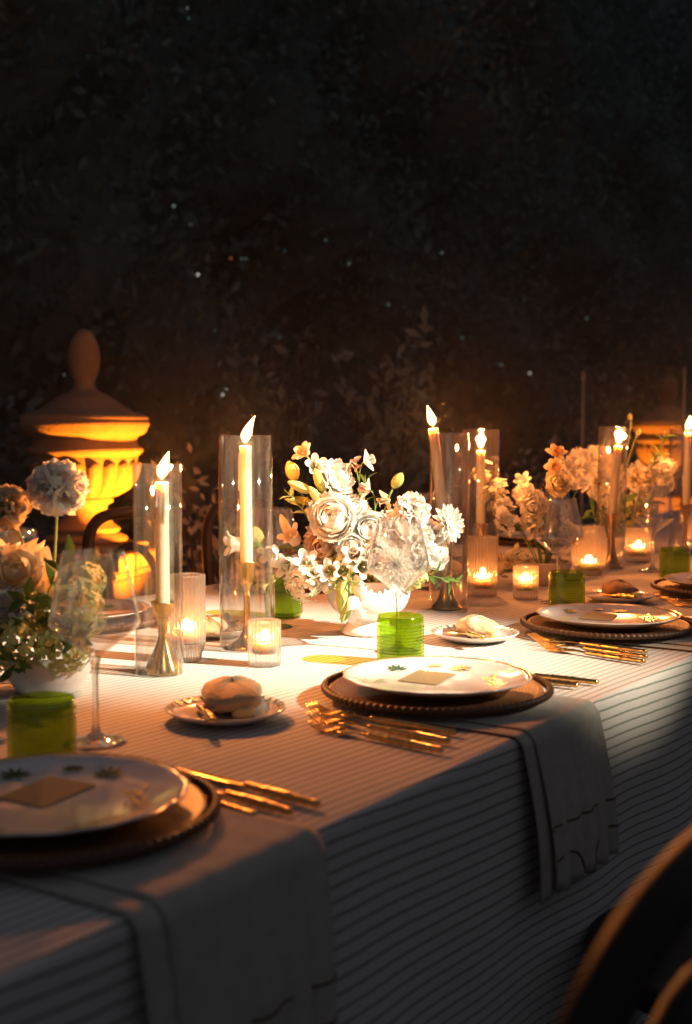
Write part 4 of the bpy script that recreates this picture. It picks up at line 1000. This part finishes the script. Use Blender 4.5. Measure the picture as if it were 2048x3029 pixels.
# --- daffodil pot
PO = (2.842, .621, TT)
tag(part('beige_pot', low_bowl(.070, .058, 'clay'), loc=PO), 'shallow beige clay pot holding the daffodils and tiny blossom sprays', 'pot')
pw = 'the beige clay pot'
S = .0846
items = [
 ('dafo', (1640 - 1608) * S, (1728 - 1350) * S, 0, 3.2, (.1, .75, .6), 'cream', 'tallest cream daffodil standing over the beige pot'),
 ('dafo', (1636 - 1608) * S, (1728 - 1376) * S, .5, 3.0, (-.1, -.25, .9), 'cream', 'nodding cream daffodil just below the tallest one'),
 ('rose', (1648 - 1608) * S, (1728 - 1428) * S, 1.5, 3.1, (.0, .25, 1), 'cream', 'warm cream rose below the daffodils of the beige pot'),
 ('pea', (1700 - 1608) * S, (1728 - 1450) * S, 0, 3.2, (-.3, .1, 1), 'white'), ('pea', (1722 - 1608) * S, (1728 - 1436) * S, 0, 3.6, (.4, .2, 1), 'white'),
 ('lis', (1572 - 1608) * S, (1728 - 1500) * S, 1.0, 3.4, (-.2, .2, 1), 'white'), ('lis', (1548 - 1608) * S, (1728 - 1455) * S, 0, 3.2, (-.4, .5, .8), 'white'), ('lis', (1565 - 1608) * S, (1728 - 1545) * S, 1, 2.9, (-.3, -.1, 1), 'white'), ('lis', (1590 - 1608) * S, (1728 - 1478) * S, 0, 3.0, (.3, .4, .9), 'white'),
 ('bell', (1578 - 1608) * S, (1728 - 1570) * S, 2, 2.3, (-.2, -.4, .9), 'white'), ('bell', (1545 - 1608) * S, (1728 - 1424) * S, 0, 2.2, (-.3, .7, .6), 'white'),
 ('lis', (1665 - 1608) * S, (1728 - 1565) * S, 1, 3.0, (.2, .1, 1), 'cream'), ('lis', (1692 - 1608) * S, (1728 - 1575) * S, 0, 2.7, (.4, .0, 1), 'white'),
 ('spray', (1492 - 1608) * S, (1728 - 1500) * S, 0, 12, (-.5, .7, .2), 'white'), ('spray', (1505 - 1608) * S, (1728 - 1545) * S, 1, 11, (-.7, .25, .4), 'white'), ('spray', (1470 - 1608) * S, (1728 - 1455) * S, -1, 11, (-.6, .6, 0), 'white'), ('spray', (1520 - 1608) * S, (1728 - 1640) * S, 1, 9, (-.7, -.3, .4), 'cream'),
 ('sprig', (1615 - 1608) * S, 9, 1, 9, (.05, 1, .2), 'leaf'), ('sprig', (1600 - 1608) * S, 11, 0, 8, (-.3, .9, .2), 'leaf'), ('sprig', (1640 - 1608) * S, 11, 1, 8, (.4, .9, .2), 'leaf'),
]
bouquet(PO, 4.5, items, pw, 500)
# --- farthest bouquet
FO = (3.56, .760, TT)
tag(part('low_bowl', low_bowl(.075, .062, 'vase'), loc=FO), 'low white bowl under the farthest bouquet beyond the candles', 'vase')
fw = 'the farthest bouquet'
fx = lambda px: (px - 1850) * .103; fu = lambda py: (1656 - py) * .103
items = [
 ('lis', fx(1768), fu(1375), 2, 5.2, (-.4, .5, .8), 'white'), ('lis', fx(1775), fu(1415), 3, 4.6, (-.3, -.1, 1), 'white'), ('lis', fx(1836), fu(1360), 1, 4.6, (.1, .5, .9), 'white'), ('lis', fx(1862), fu(1402), 3, 5.4, (.2, .3, 1), 'white'),
 ('rose', fx(1850), fu(1455), 3, 4.6, (.0, .1, 1), 'white'), ('lis', fx(1885), fu(1440), 2, 4.2, (.5, .2, .8), 'white'), ('hyd', fx(1870), fu(1500), 3, 5.0, (.1, .0, 1), 'white'), ('hyd', fx(1900), fu(1530), 2, 5.2, (.4, -.2, 1), 'lime'),
 ('bell', fx(1945), fu(1405), 0, 3.0, (.4, .4, .8), 'white'), ('lis', fx(1965), fu(1420), 0, 4.2, (.5, .2, .8), 'cream'), ('lis', fx(1975), fu(1450), 0, 4.0, (.5, .0, .8), 'cream'), ('hyd', fx(1960), fu(1510), 0, 5.0, (.4, .1, .9), 'lime'),
 ('lis', fx(2035), fu(1395), -2, 4.6, (.3, .4, .8), 'white'), ('lis', fx(2030), fu(1440), -2, 4.4, (.3, .1, .9), 'white'), ('hyd', fx(1930), fu(1480), -2, 5.5, (.0, .4, .9), 'white'),
 ('gbud', fx(1925), fu(1245), 0, 1.1, (-.15, 1, 0), 'bud', 'single tall thin bud rising above the farthest bouquet'), ('gbud', fx(1950), fu(1290), 0, 1.2, (.4, .9, 0), 'bud'),
 ('sprig', fx(1880), fu(1540), 3, 10, (.1, .6, .8), 'leaf'), ('sprig', fx(1930), fu(1540), 2, 10, (.5, .6, .6), 'leaf'), ('sprig', fx(1840), fu(1560), 2, 9, (-.4, .6, .6), 'leaf'), ('sprig', fx(2010), fu(1370), -3, 9, (.3, .9, .2), 'leaf'),
]
bouquet(FO, 5.0, items, fw, 700)

# ================================================================== GARDEN
def urn(loc, s, label, rz=0, where='large glowing'):
    t = thing('stone_urn', label, 'urn', (loc[0], loc[1], loc[2] + .73 * s), rz, 'lidded stone urns'); t.scale = (s,) * 3
    K = .00117
    part('plinth', cached('uplinth', lambda: MB().box((0, 0, .012), (.30, .30, .024)).mesh('plinth', 'stone', False)), t)
    part('foot', cached('ufoot', lambda: MB().lathe([(0, .024), (.14, .024), (.146, .034), (.140, .046), (.115, .056), (.112, .064), (.118, .070), (.112, .078), (.095, .090), (.080, .112), (.073, .135), (.072, .150), (.080, .158), (.093, .163), (.094, .176), (.090, .182)], 56).mesh('foot', 'stone')), t)
    bowl = [(.092, .182), (.110, .190), (.138, .206), (.158, .228), (.170, .255), (.177, .285), (.180, .31), (.180, .322)]
    b = part('bowl', cached('ubowl', lambda: MB().lathe(bowl, 72).mesh('bowl', 'stone')), t)
    def lobe():
        P, F = [], []; n, m = 12, 6
        prof = [(.100, .184), (.116, .192), (.141, .207), (.161, .229), (.173, .256), (.179, .283), (.181, .298), (.181, .308)]
        for i, (r, z) in enumerate(prof):
            v = i / (len(prof) - 1); wd = R(9.0) * 2 * .47 * (.55 + .45 * v) * (1 if v < .8 else math.sqrt(max(.02, 1 - ((v - .8) / .2) ** 2)))
            for j in range(m + 1):
                u = j / m * 2 - 1; rr = r + .017 * (.45 + .55 * v) * (1 - u * u) * (1 if v < .8 else math.sqrt(max(.02, 1 - ((v - .8) / .2) ** 2))) - .002; a = u * wd
                P.append((rr * math.cos(a), rr * math.sin(a), z))
        for i in range(len(prof) - 1):
            for j in range(m): F.append((i * (m + 1) + j, i * (m + 1) + j + 1, (i + 1) * (m + 1) + j + 1, (i + 1) * (m + 1) + j))
        return MB().add(P, F).mesh('gadroon', 'stone')
    lm = cached('ulobe', lobe)
    for k in range(20): part('gadroon', lm, b, Matrix.Rotation(2 * math.pi * k / 20, 4, 'Z'))
    part('rim', cached('urim', lambda: MB().lathe([(.180, .322), (.186, .327), (.196, .337), (.1985, .346), (.194, .354), (.182, .360), (.178, .378), (.180, .390), (.200, .398), (.212, .410), (.2135, .420), (.221, .428), (.2215, .440), (.217, .4435)], 72).mesh('rim', 'stone')), t)
    part('lid', cached('ulid', lambda: MB().lathe([(.217, .4435), (.218, .456), (.212, .464), (.188, .470), (.165, .478), (.140, .492), (.128, .502), (.118, .506), (.105, .518), (.078, .534), (.052, .546), (.040, .556), (.037, .566)], 72).mesh('lid', 'stone')), t)
    part('finial', cached('ufin', lambda: MB().lathe([(.037, .566), (.036, .582), (.046, .604), (.0545, .636), (.0565, .662), (.052, .694), (.042, .722), (.027, .745), (.012, .757), (0, .760)], 40, mod=lambda a, j, r, z: r * .012 * math.sin(a * 9 + j * 1.4)).mesh('finial', 'stone')), t)
    return t
def pedestal(loc, s, label, rz):
    t = thing('stone_pedestal', label, 'pedestal', loc, rz, 'stone pedestals'); t.scale = (s,) * 3
    def blk(w_, z0, z1, nm, bev=.008):
        return MB().add([(a * (w_ / 2 - (bev if e in (0, 3) else 0)), b_ * (w_ / 2 - (bev if e in (0, 3) else 0)), z) for e, z in enumerate((z0, z0 + bev, z1 - bev, z1)) for a, b_ in ((-1, -1), (1, -1), (1, 1), (-1, 1))],
                        [(3, 2, 1, 0), (12, 13, 14, 15)] + [(e * 4 + k, e * 4 + (k + 1) % 4, e * 4 + 4 + (k + 1) % 4, e * 4 + 4 + k) for e in range(3) for k in range(4)]).mesh(nm, 'stone', False)
    part('cap', blk(.44, .675, .73, 'cap'), t); part('moulding', blk(.40, .645, .674, 'moulding'), t)
    sh = part('shaft', blk(.37, .12, .644, 'shaft'), t); part('base', blk(.46, 0, .119, 'base'), t)
    def ring(): return MB().tube([Vector((.06 * math.cos(a), 0, .07 * math.sin(a))) for a in [2 * math.pi * i / 24 for i in range(25)]], .010, 8, False).mesh('relief_ring', 'stone')
    for k in range(4): part('relief_ring', cached('rring', ring), sh, Matrix.Rotation(k * math.pi / 2, 4, 'Z') @ Matrix.Translation((0, -.186, .50)))
    return t
U1 = Vector((3.06, 2.45, 0)); U2 = Vector((7.66, 2.02, 0))
urn(U1, 1.0, 'large lidded stone urn lit orange from below behind the bentwood chair'); pedestal(U1, 1.0, 'stone pedestal glowing orange under the large urn', R(20))
urn(U2, 1.0, 'distant lidded stone urn lit orange behind the far candles'); pedestal(U2, 1.0, 'distant stone pedestal under the far urn', R(20))
def uplight(pos, target, watt, label, size=66):
    t = thing('garden_uplight', label, 'uplight', (pos[0], pos[1], 0), 0, 'amber garden uplights')
    part('spike', MB().tube([(0, 0, 0), (0, 0, pos[2] - .05)], .008, 8).mesh('spike', 'pole'), t)
    d = (Vector(target) - Vector(pos)).normalized()
    part('housing', cached('uph', lambda: MB().lathe([(0, -.07), (.035, -.07), (.042, -.05), (.045, .02), (.041, .02), (.038, -.03), (0, -.03)], 28).mesh('housing', 'pole')), t, Matrix.Translation((0, 0, pos[2])) @ frame(d))
    l = bpy.data.lights.new('amber_beam', 'SPOT'); l.energy = watt; l.color = (1.0, .24, .010); l.spot_size = R(size); l.spot_blend = .6; l.shadow_soft_size = .03
    o = bpy.data.objects.new('amber_beam', l); col.objects.link(o); o.parent = t; o.matrix_basis = Matrix.Translation(Vector((0, 0, pos[2])) + d * .03) @ d.to_track_quat('-Z', 'Y').to_matrix().to_4x4()
p1 = U1 + RT * .50 - FH * .32; uplight((p1.x, p1.y, .54), (U1.x, U1.y, .95), 460, 'small amber uplight on a spike below the large urn')
p2 = U2 - RT * .30 - FH * .62; uplight((p2.x, p2.y, .30), (U2.x, U2.y, 1.02), 190, 'small amber uplight on a spike below the distant urn')

def leaf_cloud(name, mat, pts_fn, n, size, seed):
    q = random.Random(seed); P, F = [], []
    for i in range(n):
        p = Vector(pts_fn(q)); s = size * q.uniform(.6, 1.3)
        d = Vector((q.gauss(0, 1), q.gauss(0, 1), q.gauss(0, .7))).normalized(); e = d.orthogonal().normalized(); e = (Quaternion(d, q.uniform(0, 6.28)) @ e)
        u = d.cross(e); o = len(P)
        P += [p - e * s, p + u * s * .45 + d * s * .1, p + e * s, p - u * s * .45 + d * s * .1]; F += [(o, o + 1, o + 2), (o, o + 2, o + 3)]
    return MB().add(P, F).mesh(name, mat, False)
# tall overgrown hedge running parallel to the table, behind the urns
h = thing('garden_hedge', 'tall dark overgrown hedge closing off the garden behind the urns', 'hedge', (0, 0, 0))
def hy(x, z): return 7.3 + .30 * math.sin(x * 1.7 + z * 1.1) + .22 * math.sin(z * 2.3 + x * .8) + .14 * math.sin(x * 3.9 - z * 2.8)
def hp(q):
    x = q.uniform(-1, 34); z = q.uniform(0, 10.0)
    return (x, hy(x, z) - abs(q.gauss(0, .26)), z)
for mt, n_, sd in (('hedge', 52000, 21), ('hedge_pale', 9000, 22)):
    f_ = part('foliage', leaf_cloud('foliage', mt, hp, n_, .072, sd), h); f_['kind'] = 'stuff'
def core():
    P, F = [], []; nx_, nz_ = 150, 46; T_ = nz_ + 1
    for i in range(nx_ + 1):
        for k in range(T_):
            x = -2 + 38 * i / nx_; z = 10.2 * k / nz_; P.append((x, hy(x, z) + .10 + rnd.uniform(-.06, .06), z))
    o_ = len(P); P += [(x_, y_ + .6, z_) for x_, y_, z_ in P]
    for i in range(nx_):
        for k in range(nz_):
            a = i * T_ + k; b_ = a + T_; F += [(a, b_, b_ + 1, a + 1), (o_ + a, o_ + a + 1, o_ + b_ + 1, o_ + b_)]
    return MB().add(P, F).mesh('hedge_core', 'hedge', False)
part('hedge_core', core(), h)
def gp(px, d): return Vector((0, -.70, 0)) + FH * d + RT * ((px - 1024) / 3680 * d)
# jasmine and pale shrubs catching stray light
def shrub(p, hgt, rad, n, seed, label, mat='paleleaf', size=.03):
    t = thing('jasmine_shrub', label, 'shrub', p, 0, 'pale jasmine shrubs'); q = random.Random(seed); mb = MB(); tips = []
    for k in range(9):
        a = q.uniform(0, 6.28); e = Vector((math.cos(a) * rad * q.uniform(.3, 1), math.sin(a) * rad * q.uniform(.3, 1), hgt * q.uniform(.6, 1))); mb.tube([(0, 0, 0), (e.x * .3, e.y * .3, e.z * .6), e], [.010, .007, .002], 6); tips += [e, e * .9, Vector((e.x * .5, e.y * .5, e.z * .72))]
    part('stems', mb.mesh('stems', 'bark'), t)
    part('foliage', leaf_cloud('foliage', mat, lambda q: q.choice(tips) + Vector((q.gauss(0, .06), q.gauss(0, .06), q.gauss(0, .09))), n, size, seed), t)
def gp(px, d): return Vector((0, -.70, 0)) + FH * d + RT * ((px - 1024) / 3680 * d)
shrub(gp(604, 4.7), .92, .10, 130, 51, 'pale jasmine shrub between the large urn and the tall candle cylinder')
shrub(gp(1515, 7.6), 1.05, .28, 160, 52, 'pale jasmine shrub behind the pot of daffodils')
shrub(gp(860, 6.6), 1.60, .16, 70, 53, 'thin pale climbing jasmine above the tall cylinder candle', 'hedge', .045)
shrub(gp(1165, 6.9), 1.60, .3, 260, 54, 'green jasmine shrub behind the white bouquet', 'hedge', .05)
# slim posts
def post(p, r, hgt, label, mat='pole', tip=False):
    t = thing('garden_post', label, 'post', p, 0)
    part('shaft', MB().tube([(0, 0, 0), (0, 0, hgt)], r, 10).mesh('shaft', mat), t)
    part('cap', MB().lathe([(0, 0), (r * 1.5, 0), (r * 1.6, .01), (r * 1.2, .03), (0, .05)], 16).mesh('cap', mat), t, loc=(0, 0, hgt))
post(gp(1110, 6.2), .019, .93, 'short square-topped wooden post behind the white bouquet', 'bark')
post(gp(1722, 5.6), .008, 1.36, 'slim grey pole rising beyond the daffodil pot')
post(gp(2020, 6.0), .008, 1.40, 'slim grey pole rising in front of the distant urn')
# tiny garden lights, and glowing beads added as leaf glints in the hedge
def glow_bead(px, py, d, mat, r, label, group):
    d = 7.35 / (FH.y + RT.y * (px - 1024) / 3680); r *= d / 7.6        # hung in the face of the hedge
    p = Vector((0, -.70, 1.15)) + FH * d + RT * ((px - 1024) / 3680 * d) + UP * (-(py - 1266) / 3680 * d)
    t = thing('light_and_glint', label, 'light', p, 0, group)
    part('glow_bead', cached(('glow_bead', mat), lambda: MB().lathe([(0, -1), (.6, -.8), (1, -.1), (.8, .6), (0, 1)], 12).mesh('glow_bead', mat)), t, Matrix.Diagonal((r, r, r, 1)))
    part('wire', cached('bwire', lambda: MB().tube([(0, 0, .9), (.5, .2, 2.2), (.2, .6, 4)], .25, 5).mesh('wire', 'wick')), t, Matrix.Diagonal((r, r, r, 1)))
BW, BD, BR, BF = 'light_glint_white', 'light_glint_dim', 'bulb_red', 'leaf_glint_faint'
for (px, py, m_, r) in ((672, 1150, BW, .0075), (661, 1168, BW, .007), (645, 1172, BD, .006), (1565, 1105, BW, .006), (1480, 1080, BD, .006)):
    glow_bead(px, py, 7.2, m_, r, 'tiny white garden light glinting low in the hedge', 'garden lights low in the hedge')
for (px, py, m_, r) in ((522, 620, BD, .009), (571, 672, BD, .007), (591, 818, BW, .0075), (566, 57, BD, .006), (570, 85 + 0, BF, .006), (1033, 787, BD, .006), (965, 718, BF, .007), (1150, 640, BF, .006), (830, 1000, BF, .006), (668, 955, BF, .006), (1040, 1047, BF, .006), (1304, 755, BD, .006), (1148, 905, BF, .008), (1180, 1055, BD, .004), (650, 1080, BD, .005), (1730, 945, BF, .008), (1860, 1150, BD, .005), (1365, 1000, BF, .007), (195, 1110, BD, .005), (640, 980, BF, .006), (845, 750, BF, .005), (1200, 660, BF, .005)):  # glowing stand-ins for leaf glints, no lamps
    glow_bead(px, py, 7.4, m_, r, 'faint greenish glow added as a leaf glint high in the dark hedge', 'added leaf glints in the hedge')
glow_bead(687, 771, 7.4, BR, .005, 'tiny red light beside two pale ones high in the dark hedge', None)
for px in (718, 731): glow_bead(px, 772, 7.4, BD, .005, 'tiny pale light beside the red one in the dark hedge', 'pale lights by the red one')

# ------------------------------------------------------------------ thin volume added to lift blacks and halo the flames
hz, nt, out = nmat('halo_haze_volume')
pv = node(nt, 'VolumePrincipled'); pv.inputs['Color'].default_value = (.88, .90, .96, 1); pv.inputs['Density'].default_value = .0024; pv.inputs['Anisotropy'].default_value = .9
link(nt, pv.outputs[0], out.inputs['Volume'])
M['halo_haze'] = hz
b = part('halo_haze', MB().box((10, 10, 5), (100, 100, 12.0)).mesh('halo_haze', 'halo_haze', False)); tag(b, kind='stuff'); b.display_type = 'WIRE'
